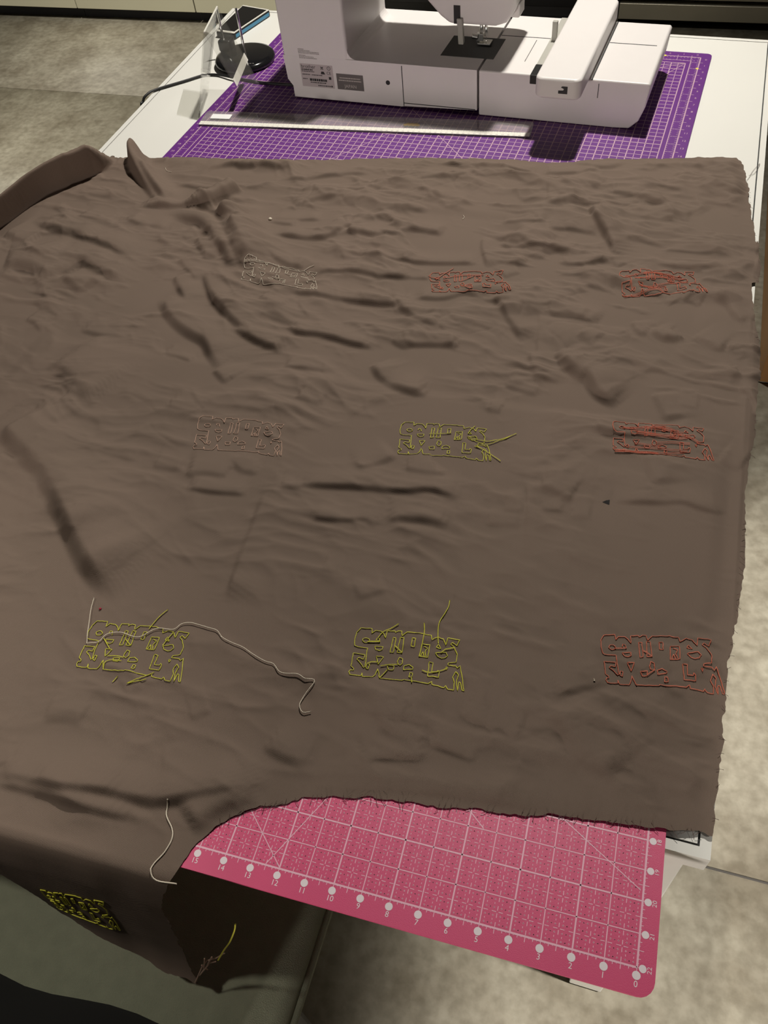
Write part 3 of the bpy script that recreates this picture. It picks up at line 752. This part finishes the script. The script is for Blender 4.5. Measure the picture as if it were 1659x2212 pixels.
# frayed threads along the cut edge
fr = MB()
bot = densify([at2(*q, .4) for q in ((1538,1804),(1410,1785),(1258,1769),(1076,1754),(911,1736),(778,1721),(686,1724),(595,1737),(527,1753),(476,1776))], 0.55)
rgt = densify([at2(*q, .4) for q in ((1613,395),(1632,510),(1646,580),(1637,609),(1632,690),(1645,800),(1632,930),(1610,1110),(1592,1340),(1565,1500),(1546,1770))], 1.6)
for src, dirn in ((bot, np.array([0, -1.0])), (rgt, np.array([1.0, 0]))):
    for p in src:
        if random.random() < 0.35: continue
        L_ = random.uniform(0.25, 0.8) if dirn[0] == 0 else random.uniform(0.1, 0.35); a = random.uniform(-0.9, 0.9)
        d = np.array([dirn[0] * math.cos(a) - dirn[1] * math.sin(a), dirn[0] * math.sin(a) + dirn[1] * math.cos(a)])
        q = [(p[0] - d[0] * .3, p[1] - d[1] * .3, ZT + .62), (p[0] + d[0] * L_ * .5, p[1] + d[1] * L_ * .5, ZT + .50), (p[0] + d[0] * L_ + random.uniform(-.2, .2), p[1] + d[1] * L_, ZT + .40)]
        fr.tube(q, 0.022, 3)
fo = fr.build('frayed_edge', M['fray'], fab); fo['kind'] = 'stuff'

# ------------------------------------------------------------------ embroideries
K8 = 4.608
def c8(x, y): return np.array(at2(720 + x / K8, 1280 + y / K8, .4))
OUT = [(175,830),(165,800),(180,780),(208,780),(210,760),(182,738),(205,610),(322,625),(308,670),(262,655),(240,672),(275,705),(308,755),(326,742),(322,740),(334,640),(345,558),(250,548),(216,532),(212,470),(235,400),(275,355),(385,360),(385,410),(420,382),(480,390),(505,415),(522,455),(540,385),(615,388),(620,405),(650,390),(685,395),(690,445),(740,405),(905,418),(930,430),(978,438),(985,480),(1045,455),(1095,475),(1125,530),(1145,465),(1258,485),(1230,540),(1190,508),(1172,525),(1205,558),(1235,620),(1222,700),(1148,708),(1142,728),(1222,738),(1240,760),(1262,735),(1285,850),(1300,980),(1282,975),(1268,905),(1255,895),(1245,920),(1240,980),(1226,900),(1245,830),(1220,795),(1190,850),(1208,900),(1200,975),(1140,965),(1120,930),(1105,955),(988,925),(985,895),(950,915),(800,890),(710,872),(700,880),(470,862),(452,768),(425,830),(400,858),(300,850),(295,805),(286,842),(175,830)]
def ell(cx_, cy_, rx, ry): return [(cx_ + rx * math.cos(t), cy_ + ry * math.sin(t)) for t in np.linspace(0, 2 * math.pi, 13)]
SHP = [OUT, ell(328, 478, 34, 23), [(430,478),(440,455),(462,460),(468,498)], [(415,540),(498,545),(490,575),(460,585),(425,572),(415,540)],
       [(600,455),(628,460),(605,600),(570,602),(600,455)], [(675,455),(708,460),(690,605),(640,602),(675,455)], [(790,470),(825,470),(812,545),(780,540),(790,470)],
       [(885,520),(965,525),(945,648),(858,640),(885,520)], [(905,540),(942,560),(915,600),(925,640)], [(870,640),(898,596),(905,640)], [(1030,550),(1050,520),(1072,565),(1030,550)],
       [(1020,605),(1120,598),(1138,630),(1115,655),(1080,660),(1040,640),(1020,605)], [(435,640),(505,645),(455,722),(435,640)], [(330,745),(345,710),(370,722),(355,770),(335,760),(330,745)],
       [(645,695),(665,650),(695,665),(695,710),(675,732),(648,718),(645,695)], [(545,735),(612,735),(605,778),(555,775),(545,735)], [(705,775),(712,735),(760,725),(800,750),(795,770),(705,775)],
       [(760,848),(770,802),(795,808),(790,852),(760,848)], [(960,695),(998,705),(985,800),(1040,805),(1045,785),(1060,800),(1050,855),(945,842),(960,695)], [(1120,745),(1138,750),(1130,775),(1120,745)]]
JMP = {'near': [[(450,455),(500,395),(600,355),(708,290)], [(908,315),(910,430),(880,560),(862,640)], [(1160,78),(1140,170),(1055,300),(1042,400),(1050,545)], [(620,540),(690,605)], [(1075,605),(1120,572),(1205,560)],
                [(890,785),(960,810),(1060,795),(1130,765)], [(470,862),(550,775)], [(345,493),(468,490)], [(350,712),(390,698),(455,702)], [(480,742),(560,728),(680,725)], [(785,850),(790,905)], [(345,497),(466,496)]],
       'left': [[(840,440),(900,330),(980,250)], [(380,520),(480,640),(540,640)], [(480,720),(600,715),(700,750)], [(470,862),(490,760),(640,770)], [(950,960),(760,1010),(900,940),(1060,850)], [(620,540),(690,605)], [(640,930),(600,990)], [(1020,605),(1100,470)]],
       'few': [[(345,493),(468,498)], [(620,540),(690,605)], [(600,775),(690,730)], [(470,862),(480,860)]],
       'tails': [[(1020,605),(1150,655),(1290,690),(1480,640),(1680,540)], [(1030,560),(1050,520),(1140,420)], [(1050,640),(1250,740),(1480,650),(1620,560)], [(1120,750),(1250,850),(1440,1020)], [(560,545),(700,548),(860,540)], [(1190,800),(1100,760)]],
       'bars': [[(330,478),(700,470),(1020,560)], [(480,560),(700,590),(960,640),(1080,640)], [(330,480),(640,500),(900,520)], [(470,545),(760,585),(1030,600)], [(345,745),(600,770),(1060,830)], [(180,830),(480,840),(780,860),(1050,850)],
                [(440,690),(640,730),(740,745)], [(1070,640),(1180,720)], [(690,690),(900,690),(1130,750)], [(180,834),(480,850),(720,868)], [(560,470),(820,480),(960,530)], [(900,560),(1120,640)]],
       'bars2': [[(330,478),(640,470),(1000,510)], [(480,560),(760,570),(1130,600)], [(560,480),(800,500),(1080,560)], [(450,720),(700,690),(1160,690)], [(180,830),(480,815),(640,790),(740,850)], [(430,690),(560,740),(760,700)], [(460,560),(900,575)]],
       'mid': [[(300,520),(420,430),(640,300)], [(200,430),(420,560)], [(420,500),(700,480),(1000,520)], [(640,740),(760,860)], [(1080,660),(1160,740)], [(700,600),(900,500)]],
       'pale': [[(600,700),(740,720)], [(780,560),(960,640)], [(1060,460),(1140,380),(1240,330)], [(215,450),(560,400),(980,470)], [(230,430),(520,380)]], 'none': []}
base = [c8(175, 830), c8(1300, 980), c8(1258, 485), c8(275, 355)]
def homog(src, dst):
    A = []; b = []
    for (x, y), (u, v) in zip(src, dst):
        A += [[x, y, 1, 0, 0, 0, -u * x, -u * y], [0, 0, 0, x, y, 1, -v * x, -v * y]]; b += [u, v]
    h = np.linalg.solve(np.array(A), np.array(b)); return np.append(h, 1).reshape(3, 3)
PXQ = [   # near-left, near-right, far-right, far-left corners
    (((756,1459),(1002,1493),(993,1385),(780,1357)), 'near', 'thread_y', 'yellow outline embroidery with long upright thread tails', .046),
    (((167,1441),(390,1475),(410,1369),(210,1342)), 'left', 'thread_y', 'yellow outline embroidery crossed by a pale loose thread', .046),
    (((1312,1476),(1566,1499),(1535,1384),(1304,1372)), 'few', 'thread_o', 'orange outline embroidery running to the fabric edge', .048),
    (((861,980),(1061,996),(1051,927),(874,912)), 'tails', 'thread_y', 'yellow outline embroidery with tails trailing sideways', .044),
    (((419,970),(608,985),(614,919),(439,900)), 'none', 'thread_p', 'pale pink outline embroidery without loose tails', .036),
    (((1326,977),(1542,996),(1521,925),(1330,911)), 'bars', 'thread_o', 'orange outline embroidery striped with jump threads', .048),
    (((523,607),(685,631),(684,588),(538,563)), 'pale', 'thread_w', 'cream outline embroidery beside the deep fold', .036),
    (((935,631),(1103,634),(1087,583),(933,586)), 'mid', 'thread_o', 'orange outline embroidery with one slanting tail', .048),
    (((1348,637),(1527,637),(1500,584),(1342,587)), 'bars2', 'thread_o', 'orange outline embroidery nearest the back right corner', .048)]
def stitch(mb, flat, r, lift=0.05):
    flat = densify(flat, 0.22); lift = lift + 0.035
    P3 = surf(flat[:, 0], flat[:, 1], lift); mb.tube(P3, r, 4)
dst0 = []
for corners, jk, mk, lab, rad in PXQ:
    Hm = homog(base, [at2(*c, .5) for c in corners]); mb = MB()
    def mp(pts, step=0.35):
        q = np.array([c8(*p) for p in pts]); h = np.c_[q, np.ones(len(q))] @ Hm.T; return densify(h[:, :2] / h[:, 2:], step)
    for k, s_ in enumerate(SHP):
        q = mp(s_); q = q + 0.05 * (RNG.random(q.shape) - .5); stitch(mb, q, rad)
    for s_ in JMP[jk]:
        q = mp(s_); q = spline(q[::3] if len(q) > 6 else q, .4); stitch(mb, q, rad * (.9 if 'bars' in jk else 1.1), 0.12)
        if 'bars' in jk: stitch(mb, q + np.array([0.02, -0.20]), rad * .8, 0.10)
    e = mb.build('embroidery', M[mk], fab, smooth=True); e['label'] = lab
# the one on the hanging flap
dst = [on_hang(*c) for c in ((128,1961),(262,2005),(225,1946),(92,1914))]
Hm = homog(base, dst); mb = MB()
for s_ in SHP:
    q = np.array([c8(*p) for p in s_]); h = np.c_[q, np.ones(len(q))] @ Hm.T; stitch(mb, densify(h[:, :2] / h[:, 2:], .35), .06, .06)
e = mb.build('embroidery', M['thread_y'], fab, smooth=True); e['label'] = 'yellow outline embroidery on the hanging flap'

# ------------------------------------------------------------------ loose threads and lint
def thread(pts, r, m_, label, name='loose_thread', lift=.12, hang=0, group=None, cat='thread'):
    """hang: number of trailing points that lie on the drop"""
    fl_ = [at2(x, y, .5) for x, y in (pts[:-hang] if hang else pts)] + [on_hang(x, y) for x, y in (pts[-hang:] if hang else [])]
    q = spline(fl_, .3); mb = MB(); mb.tube(surf(q[:, 0], q[:, 1], lift), r, 5)
    return tag(mb.build(name, M[m_], smooth=True), label, cat, group)
thread([(205,1293),(197,1325),(190,1385),(192,1392),(215,1388),(232,1372),(262,1368),(300,1378),(340,1360),(376,1362),(393,1350),(412,1347),(432,1352),(452,1358),(470,1364),(482,1380),(500,1390),(525,1400),(550,1418),(575,1432),(592,1438),(605,1455),(622,1460),(645,1462),(662,1472),(680,1473),(678,1482),(660,1502),(648,1525),(655,1541),(673,1539)], .045, 'thread_w',
       'long pale wavy thread trailing from the yellow embroidery with a hooked end', lift=.25)
thread([(367,1733),(360,1760),(372,1790),(372,1812),(357,1840),(333,1866),(327,1885),(340,1903),(384,1910)], .07, 'thread_w', 'curled cream thread lying over the front fold of fabric', hang=3)
thread([(358,365),(361,371),(371,373)], .035, 'thread_w', 'tiny curl of pale thread near the back fabric edge', name='thread_snip')
tag(MB().lathe([(.05, 0), (.28, .06), (.32, .2), (.2, .36), (.05, .4)], tuple(at2(584, 474, .6)), 10).build('lint_ball', M['thread_w'], smooth=True), 'small white lint ball on the brown fabric by the deep fold', 'lint').location.z = (float(surf(*at2(584, 474, .6))[0, 2]) - 0.05) * S
tag(MB().lathe([(.03, 0), (.14, .04), (.14, .14), (.03, .2)], tuple(at2(217, 1316, .5)), 8).build('lint_speck', mat('red_lint', (.35, .02, .05), .9), smooth=True), 'tiny red lint speck above the yellow embroidery', 'lint').location.z = float(surf(*at2(217, 1316, .5))[0, 2]) * S
thread([(1000,462),(1003,466),(999,470)], .035, 'thread_w', 'tiny pale thread hook near the back middle of the fabric', name='thread_snip')
thread([(1282,1470),(1284,1475),(1281,1474)], .06, 'thread_w', 'tiny pale thread bit beside the orange embroidery at the fabric edge', name='thread_snip')
q = np.array(at2(1309, 1087, .4)); lb = MB()
zz = float(surf(*q)[0, 2])
lb.add([(q[0] - .45, q[1], zz + .03), (q[0] + .4, q[1] - .2, zz + .03), (q[0] + .35, q[1] + .5, zz + .05), (q[0], q[1] + .2, zz + .25)], [(0, 1, 2), (0, 1, 3), (1, 2, 3), (2, 0, 3)])
tag(lb.build('lint_scrap', M['ink']), 'small black scrap lying on the fabric below the striped orange embroidery', 'lint')
# wiry loop on the table by the back right corner of the cloth
lp = MB(); zf = .5
lp.tube(spline([tuple(at(*c)) [:2] + (ZT + .15,) for c in ((1612,392),(1618,385),(1625,372),(1634,362),(1641,355),(1636,367),(1628,377),(1617,381))], .3), .025, 4)
tag(lp.build('thread_loop', M['fray'], smooth=True), 'thin dark loop of thread on the white table beside the fabric corner', 'thread')
# frayed tip and yellow end at the bottom of the hanging corner
tp = MB(); hx = [on_hang(*c) for c in ((426,2112),(440,2080),(452,2066),(468,2062),(488,2052))]
tp.tube(surf([p[0] for p in hx], [p[1] for p in hx], .15), .07, 5)
for c0, c1 in (((444,2085),(446,2060)), ((450,2078),(462,2056)), ((440,2074),(452,2085)), ((455,2070),(470,2066)), ((436,2095),(455,2072))):
    a, b = on_hang(*c0), on_hang(*c1); tp.tube(surf([a[0], b[0]], [a[1], b[1]], .25), .08, 5)
t_ = tp.build('frayed_corner', mat('frayed_tan', (.33, .22, .16), .9), fab); t_['label'] = 'tan frayed threads at the hanging corner tip'
thread([(512,1990),(510,2002),(500,2025),(488,2042),(476,2062)], .075, 'thread_y', 'short stiff yellow thread end beside the hanging fabric corner', lift=.32, hang=5)

# ================================================================== sewing machine
MA = math.radians(-3.648)
sm = empty('sewing_machine', (-71, 151.5, ZT + 0.32), MA)
Wt = M['machine']
ZB = -0.3
MB().prism([(0.2, 0.3), (0.2, 2.4), (-0.7, 3.6), (-0.9, 8.0), (36.9, 8.0), (36.9, 0.9), (22.6, 0.4), (22.6, 0.3)], 1, 0, 22.6).build('bed', Wt, sm, bevel=0.35)
MB().prism([(0.0, -0.9), (22, -0.9), (22, 12.3), (18, 12.9), (2.5, 12.6), (0, 12.1)] if False else [(-0.9, 7.4), (-0.9, 29.0), (12.0, 29.0), (12.3, 28), (12.3, 7.4)], 1, 0, 20.5).build('column', Wt, sm, bevel=0.6)
fp = [(12.0, 7.8)] + [(12.25 + 1.7 * (1 - math.cos(t)), 7.98 + 1.7 * (1 - math.sin(t))) for t in np.linspace(0, math.pi / 2, 8)] + [(13.9, 7.8)]
MB().prism(fp[::-1], 1, 0.15, 20).build('column_fillet', Wt, sm)
MB().prism([(3.0, 20.2), (4.5, 18.8), (17.5, 18.8), (19.5, 20.5), (19.2, 29.4), (17, 30.2), (5, 30.2), (3, 29.2)], 0, 1.0, 41.6).build('arm', Wt, sm, bevel=0.8)
hd = MB().prism([(22.2, 20.5), (25.4, 16.8), (28.3, 13.9), (30.0, 12.7), (38.4, 12.7), (40.2, 13.3), (41.4, 14.8), (42.0, 16.6), (42.2, 29.0), (22.2, 29.0)], 1, 6.0, 18.6).build('head', Wt, sm, bevel=0.8)
MB().box(30.9, 32.1, 5.93, 7.0, 12.9, 15.9).build('lever_slot', M['black'], sm)
lv = MB().prism([(5.2, 14.0), (5.8, 14.0), (6.4, 12.6), (6.9, 9.6), (6.0, 9.4), (5.6, 12.0)], 0, 31.6, 32.6).build('presser_lever', M['machine_grey'], sm, bevel=0.15)
MB().box(39.6, 41.9, 9, 12.6, 13.2, 15.6).build('thread_cutter', Wt, hd, bevel=0.3)
# needle bar, presser foot
nb_ = MB(); nb_.tube([(34.6, 10.6, 13.2), (34.6, 10.6, 9.6)], 0.32, 10); nb_.tube([(35.6, 10.2, 13.2), (35.6, 10.2, 9.4)], 0.28, 10)
nb_.build('needle_bar', M['chrome'], sm, smooth=True)
MB().tube([(35.6, 10.2, 9.5), (35.6, 10.2, 8.15)], 0.07, 6).build('needle', M['chrome'], sm, smooth=True)
MB().box(33.9, 35.2, 9.6, 10.6, 8.7, 9.9).box(34.2, 36.6, 9.2, 11.2, 8.2, 8.5).tube([(34.2, 9.6, 9.4), (33.2, 9.4, 9.6)], .45, 10).build('presser_foot', M['chrome'], sm, bevel=0.08)
MB().box(28.7, 38.6, 4.5, 12.7, 7.9, 8.06).build('needle_plate', M['plate'], sm)
MB().box(22.72, 22.86, -0.04, 0.3, 0.5, 7.7).box(22.8, 36.6, -0.04, 0.3, 0.95, 1.08).build('panel_seam', M['groove'], sm)
MB().tube([(19.9, -0.03, 4.5), (19.9, 0.5, 4.5)], 0.42, 20).build('round_port', M['black'], sm)
for fx, fy in ((3, 3), (33, 3), (3, 19), (33, 19)):
    MB().lathe([(1.3, 0), (1.4, .1), (1.4, .35)], (fx, fy), 16).build('foot', M['black'], sm)
MB().tube([(-0.9, 13.5, 20), (-2.2, 13.5, 20)], 3.2, 28).build('handwheel', Wt, sm, smooth=False)
# rating labels on the back
def bk(x, z, y=-0.02): return (x, y, z)
st1 = MB().add([bk(2.3, 2.5), bk(9.0, 2.5), bk(9.0, 6.7), bk(2.3, 6.7)], [(0, 1, 2, 3)]).build('rating_label', M['sticker'], sm)
tx = MB()
put_text(tx, 'brother', 0.95, lambda u, v: (2.5 + u, -0.035, 6.2 + v), 'LEFT')
def bars(mb, x0, z, w_, h_, y=-0.035, dash=.28):
    x = x0
    while x < x0 + w_:
        l = random.uniform(.4, 1.0) * dash
        mb.add([bk(x, z - h_ / 2, y), bk(min(x + l, x0 + w_), z - h_ / 2, y), bk(min(x + l, x0 + w_), z + h_ / 2, y), bk(x, z + h_ / 2, y)], [(0, 1, 2, 3)]); x += l + .07
bars(tx, 2.55, 5.65, 2.3, .26); bars(tx, 2.55, 5.32, 2.6, .16); bars(tx, 2.6, 4.75, 1.6, .16); bars(tx, 4.5, 4.75, 2.2, .16); bars(tx, 2.6, 3.95, 1.0, .16)
bars(tx, 4.0, 3.85, 3.6, .45, dash=.5); bars(tx, 4.1, 3.35, 3.2, .2); bars(tx, 5.6, 2.85, 2.6, .2)
put_text(tx, 'CE', 0.75, lambda u, v: (8.1 + u, -0.035, 5.25 + v))
for k in range(24):
    a0, a1 = 2 * math.pi * k / 24, 2 * math.pi * (k + 1) / 24
    tx.add([bk(8.2 + r * math.cos(a), 6.15 + r * math.sin(a), -.035) for r, a in ((.36, a0), (.28, a0), (.28, a1), (.36, a1))], [(0, 1, 2, 3)])
put_text(tx, '1', 0.5, lambda u, v: (8.2 + u, -0.035, 6.15 + v))
for a, b in (((6.5, 6.4), (7.1, 5.85)), ((7.1, 6.4), (6.5, 5.85)), ((6.6, 6.3), (7.0, 6.3)), ((6.6, 6.3), (6.7, 5.8)), ((7.0, 6.3), (6.9, 5.8))):
    dx, dz = b[0] - a[0], b[1] - a[1]; l = math.hypot(dx, dz); nx_, nz_ = -dz / l * .035, dx / l * .035
    tx.add([bk(a[0] + nx_, a[1] + nz_, -.035), bk(a[0] - nx_, a[1] - nz_, -.035), bk(b[0] - nx_, b[1] - nz_, -.035), bk(b[0] + nx_, b[1] + nz_, -.035)], [(0, 1, 2, 3)])
tx.add([bk(6.6, 5.5, -.035), bk(7.1, 5.5, -.035), bk(7.35, 5.0, -.035), bk(6.45, 5.0, -.035)], [(3, 2, 1, 0)])
tx.add([bk(8.0, 4.1, -.035), bk(8.5, 4.1, -.035), bk(8.5, 4.6, -.035), bk(8.0, 4.6, -.035)], [(0, 1, 2, 3)])
tx.add([bk(8.3, 2.72, -.035), bk(8.6, 2.72, -.035), bk(8.6, 3.0, -.035), bk(8.3, 3.0, -.035)], [(0, 1, 2, 3)])
tx.build('lettering', M['ink'], st1)
st2 = MB().add([bk(9.6, 2.5), bk(15.0, 2.5), bk(15.0, 5.4), bk(9.6, 5.4)], [(0, 1, 2, 3)]).build('origin_label', M['sticker_dark'], sm)
tx = MB(); put_text(tx, 'JAPAN', 0.85, lambda u, v: (12.3 + u, -0.035, 3.15 + v)); bars(tx, 10.2, 4.65, 4.2, .2); bars(tx, 10.0, 4.2, 4.6, .2)
tx.build('lettering', M['ink_pale'], st2)
tx = MB()
for k in range(4): bars(tx, 2.4, 9.3 - .24 * k, (1.2, 2.4, 4.2, 4.3)[k], .12)
for k in range(3): bars(tx, 2.45, 8.1 - .24 * k + .1, (1.4, 3.0, 3.6)[k], .12)
tx.build('printed_text', M['ink_grey'], sm)
# embroidery unit
eu = MB().prism([(37.2, 0.05), (61.5, 0.05), (64.2, 0.2), (65.6, 1.6), (66.4, 4.0), (66.7, 7.6), (66.5, 8.0), (37.2, 8.0)], 1, 0, 23.2).build('embroidery_unit', Wt, sm, bevel=0.3)
MB().box(37.4, 47.0, 14.1, 14.3, 7.9, 8.03).box(57.2, 65.4, 14.1, 14.3, 7.9, 8.03).box(56.9, 57.15, 0, 23, 7.9, 8.03).box(44.2, 44.3, 4.6, 13.2, 7.9, 8.03).box(58.2, 58.32, -0.03, .2, 5.0, 7.4).build('unit_grooves', M['groove'], eu)
MB().box(46.6, 49.0, -0.1, 23, 7.7, 8.12).build('carriage_rail', M['machine_grey'], eu)
ca = MB().prism(rounded(7.6, 32.5, 1.3), 2, 8.15, 11.5)
ca.v = [(x + 49.1, y - 8.3, z) for x, y, z in ca.v]
ca_o = ca.build('carriage_arm', Wt, sm, bevel=0.5)
MB().box(47.2, 49.6, -3.6, .5, 8.1, 9.6).build('frame_connector', M['black'], ca_o, bevel=.1)
MB().box(46.9, 47.8, 13.2, 14.0, 8.1, 11.3).build('frame_latch', M['machine_grey'], ca_o, bevel=.1)
MB().add([bk(x + 1.9, z + 2.0, -8.33) for x, z in ((51.2, 7.2), (52.7, 7.2), (52.7, 8.4), (51.8, 8.4), (51.6, 8.2), (52.1, 8.0), (52.0, 7.75), (51.2, 7.7))], [tuple(range(8))]).build('release_symbol', M['ink'], ca_o)
for fx, fy in ((42, 4), (62, 4), (42, 19), (62, 19)):
    MB().lathe([(1.2, .0), (1.3, .05), (1.3, .2)], (fx, fy), 14).build('foot', M['black'], eu)
tag(sm, 'white embroidery machine seen from behind with flat embroidery unit attached', 'sewing machine')

# power cord from the machine over the left table edge
cp = [tuple(at2(*c, .3)) + (ZT + .62,) for c in ((640,187),(600,185),(560,181))] + [tuple(at2(*c, .3)) + (ZT + .62,) for c in ((520,174),(500,170))] + [tuple(at2(*c, .3)) + (ZT + .34,) for c in ((470,162),(440,163),(400,175),(340,193))]
cp += [(-102.3, 149.6, ZT + .30), (-103.0, 148.2, ZT - .6), (-103.4, 147.6, ZT - 4), (-104.0, 150, ZT - 30), (-104, 160, ZT - 60), (-106, 172, 1.0), (-120, 200, .5)]
tag(MB().tube(spline(cp, .6), .25, 8).build('power_cord', M['cord'], smooth=True), 'black power cord running from the sewing machine over the table edge', 'cord')

# ================================================================== small things on the table
# long clear ruler
ra_, rb_, rc_, rd_ = (-85.9, 138.6), (-23.1, 142.3), (-23.4, 147.4), (-86.2, 143.7)
ang = math.atan2(rb_[1] - ra_[1], rb_[0] - ra_[0])
ru = empty('acrylic_ruler', (ra_[0], ra_[1], ZT + 0.33), ang)
MB().slab(rounded(62.9, 5.2, .5), 0, .30).build('blade', M['ruler'], ru)
rs = MB().box(.2, 62.7, .02, 1.3, .302, .32).build('scale_strip', M['scale'], ru)
g = MB()
for k in range(0, 610, 5):
    l = .45 if k % 10 == 0 else .25
    g.strip((1 + k * .1, 1.28), (1 + k * .1, 1.28 - l), .035, .326)
for n in range(0, 61):
    put_text(g, str(n), .42, lambda u, v, n=n: (1 + n + u, .26 + v, .326))
g.build('scale_marks', M['ink_grey'], rs)
MB().box(1.6, 5.6, 2.4, 4.1, .302, .318).build('price_label', M['paper'], ru)
g = MB()
for k in range(7): g.disc((40.0 + .38 * k, 2.6 + .35 * (k % 2)), .42, .312 + .001 * k, 10)
g.build('printed_logo', M['tan'], ru)
tag(ru, 'long clear acrylic ruler with cream scale lying across the purple mat', 'ruler')

# bent clear acrylic stand
ac = empty('acrylic_stand', (-84, 147, ZT + .02))
def ap_(x, y, z): return (x + 84, y - 147, z)
T1, T2 = ap_(-84.3, 146.2, 14), ap_(-86.6, 157.2, 14)
L1, L2 = ap_(-87.0, 141.3, .2), ap_(-89.8, 151.6, .2)
R1_, R2_ = ap_(-78.4, 146.0, .55), ap_(-79.3, 154.4, .55)
F1, F2 = ap_(-92.4, 142.6, .2), ap_(-95.6, 152.4, .2)
MB().quad(L1, L2, T2, T1).build('riser', M['acrylic'], ac, solid=.28)
MB().quad(T1, T2, R2_, R1_).build('display_panel', M['acrylic'], ac, solid=.28)
MB().quad(F1, F2, L2, L1).build('foot_plate', M['acrylic'], ac, solid=.2)
MB().tube([T1, T2], .16, 6).build('bent_ridge', M['cream'], ac)
MB().quad(*[tuple(np.array(T1) + (np.array(R1_) - np.array(T1)) * a + (np.array(T2) - np.array(T1)) * b + np.array([0.15, 0, .2])) for a, b in ((.62, .0), (.62, 1), (.72, 1), (.72, 0))]).build('edge_label', M['cream'], ac)
tag(ac, 'clear bent acrylic stand left of the sewing machine', 'stand')

# spool stand
ss = empty('spool_stand', (-87.2, 165.4, ZT + .30))
MB().lathe([(5.4, 0), (6.2, .25), (6.35, .8), (6.0, 1.35), (5.2, 1.6)], (0, 0), 40).build('base', M['black_gloss'], ss, smooth=True)
MB().box(-6.2, -3.3, .8, 3.4, 1.2, 3.6).build('pin_block', M['black'], ss, bevel=.5)
for x, y, z0, z1 in ((-5.3, 2.2, 3.4, 9.4), (1.4, -2.3, 1.4, 11.2)):
    MB().tube([(x, y, z0), (x, y, z1)], .26, 10).build('spool_pin', M['chrome'], ss, smooth=True)
g = MB()
for k in range(6): g.strip((1.0 + k * .5, -4.35 + .06 * k), (1.3 + k * .5, -4.3 + .06 * k), .12, 1.605)
g.build('print', M['ink_pale'], ss)
tag(ss, 'black round spool stand with two steel pins beside the sewing machine', 'spool stand')

# phone
dq = [(-98.9, 176.6), (-94.2, 175.8), (-90.8, 188.4), (-98.2, 190.4)]
ph = empty('mobile_phone', (-95.5, 182.8, ZT + .02))
dl = [(x + 95.5, y - 182.8) for x, y in dq]
def shrink(k, pts=dl): return [(x * k, y * k) for x, y in pts]
MB().slab(dl, 0, 1.25).build('case', M['black'], ph, bevel=.25)
MB().slab(shrink(.985), 1.25, 1.45).build('frame', M['cream'], ph, bevel=.08)
MB().slab(shrink(.90), 1.40, 1.50).build('screen', M['black_gloss'], ph)
b0, b1 = np.array(dl[1]), np.array(dl[2]); tt = (b1 - b0) / np.linalg.norm(b1 - b0); nn = np.array([tt[1], -tt[0]])
q0, q1 = b0 + tt * .5, b1 - tt * .5
MB().slab([q0 - nn * .05, q1 - nn * .05, q1 + nn * .06, q0 + nn * .06], .30, .95).build('side_strip', M['blue'], ph)
tag(ph, 'black phone with pale frame and blue side strip on the table corner', 'phone')

# ================================================================== chair in front of the table
ch = empty('chair', (-47, 25, 0))
seat = MB().slab([(x - 24.5, y - 25) for x, y in rounded(49, 47, 5)], 39.0, 44.6).build('seat', M['olive'], ch, bevel=2.0, seg=5)
seat_o = [(x - 24.6, y - 25.1, 42.6) for x, y in rounded(49.2, 47.2, 5)]
MB().tube(seat_o + [seat_o[0]], .55, 8).build('piping', M['olive'], seat, smooth=True)
bk_ = MB()
prof = []
for i in range(13):
    x = -23.5 + 42 * i / 12; c = 2.2 * (1 - (x / 24.5) ** 2)
    wob = 1.2 * math.sin(x / 4.0)
    prof.append((x, c, wob))
vs = []; fs = []
for z, yo, th in ((43.0, -21.8, 3.0), (46, -23.2, 4.2), (52, -27, 4.2), (66, -34, 3.8), (80, -40, 3.2), (84, -41.6, 1.6)):
    for x, c, wob in prof: vs.append((x * (1 - .1 * (z - 43) / 40), yo - c * .6 + th / 2 + (wob * .5 if z < 47 else 0), z))
    for x, c, wob in prof: vs.append((x * (1 - .1 * (z - 43) / 40), yo - c * .6 - th / 2, z))
n = 13; R_ = 6
for k in range(R_ - 1):
    for i in range(n - 1):
        a = k * 2 * n + i; b = a + 2 * n
        fs += [(a, a + 1, b + 1, b), (a + n + 1, a + n, b + n, b + n + 1)]
    for i in (0, n - 1):
        a = k * 2 * n + i; b = a + 2 * n; fs.append((a, b, b + n, a + n) if i == 0 else (a + n, b + n, b, a))
fs.append(tuple(range(n)) + tuple(range(2 * n - 1, n - 1, -1)))
t0_ = (R_ - 1) * 2 * n; fs.append(tuple(range(t0_ + n - 1, t0_ - 1, -1)) + tuple(range(t0_ + n, t0_ + 2 * n)))
bk_.add(vs, fs); bk_.build('backrest', M['chair_black'], ch, smooth=True)
for x, y in ((-21, -15.5), (21, -15.5), (-21, 18), (21, 18)):
    MB().tube([(x, y, 39.5), (x * 1.04, y * 1.06, 0)], [1.6, 1.2], 10).build('leg', M['black'], ch, smooth=True)
MB().box(-20, 20, -15, 17.5, 37.4, 39.2).build('seat_frame', M['black'], ch)
tag(ch, 'chair with olive upholstered seat and black backrest pushed to the table', 'chair')
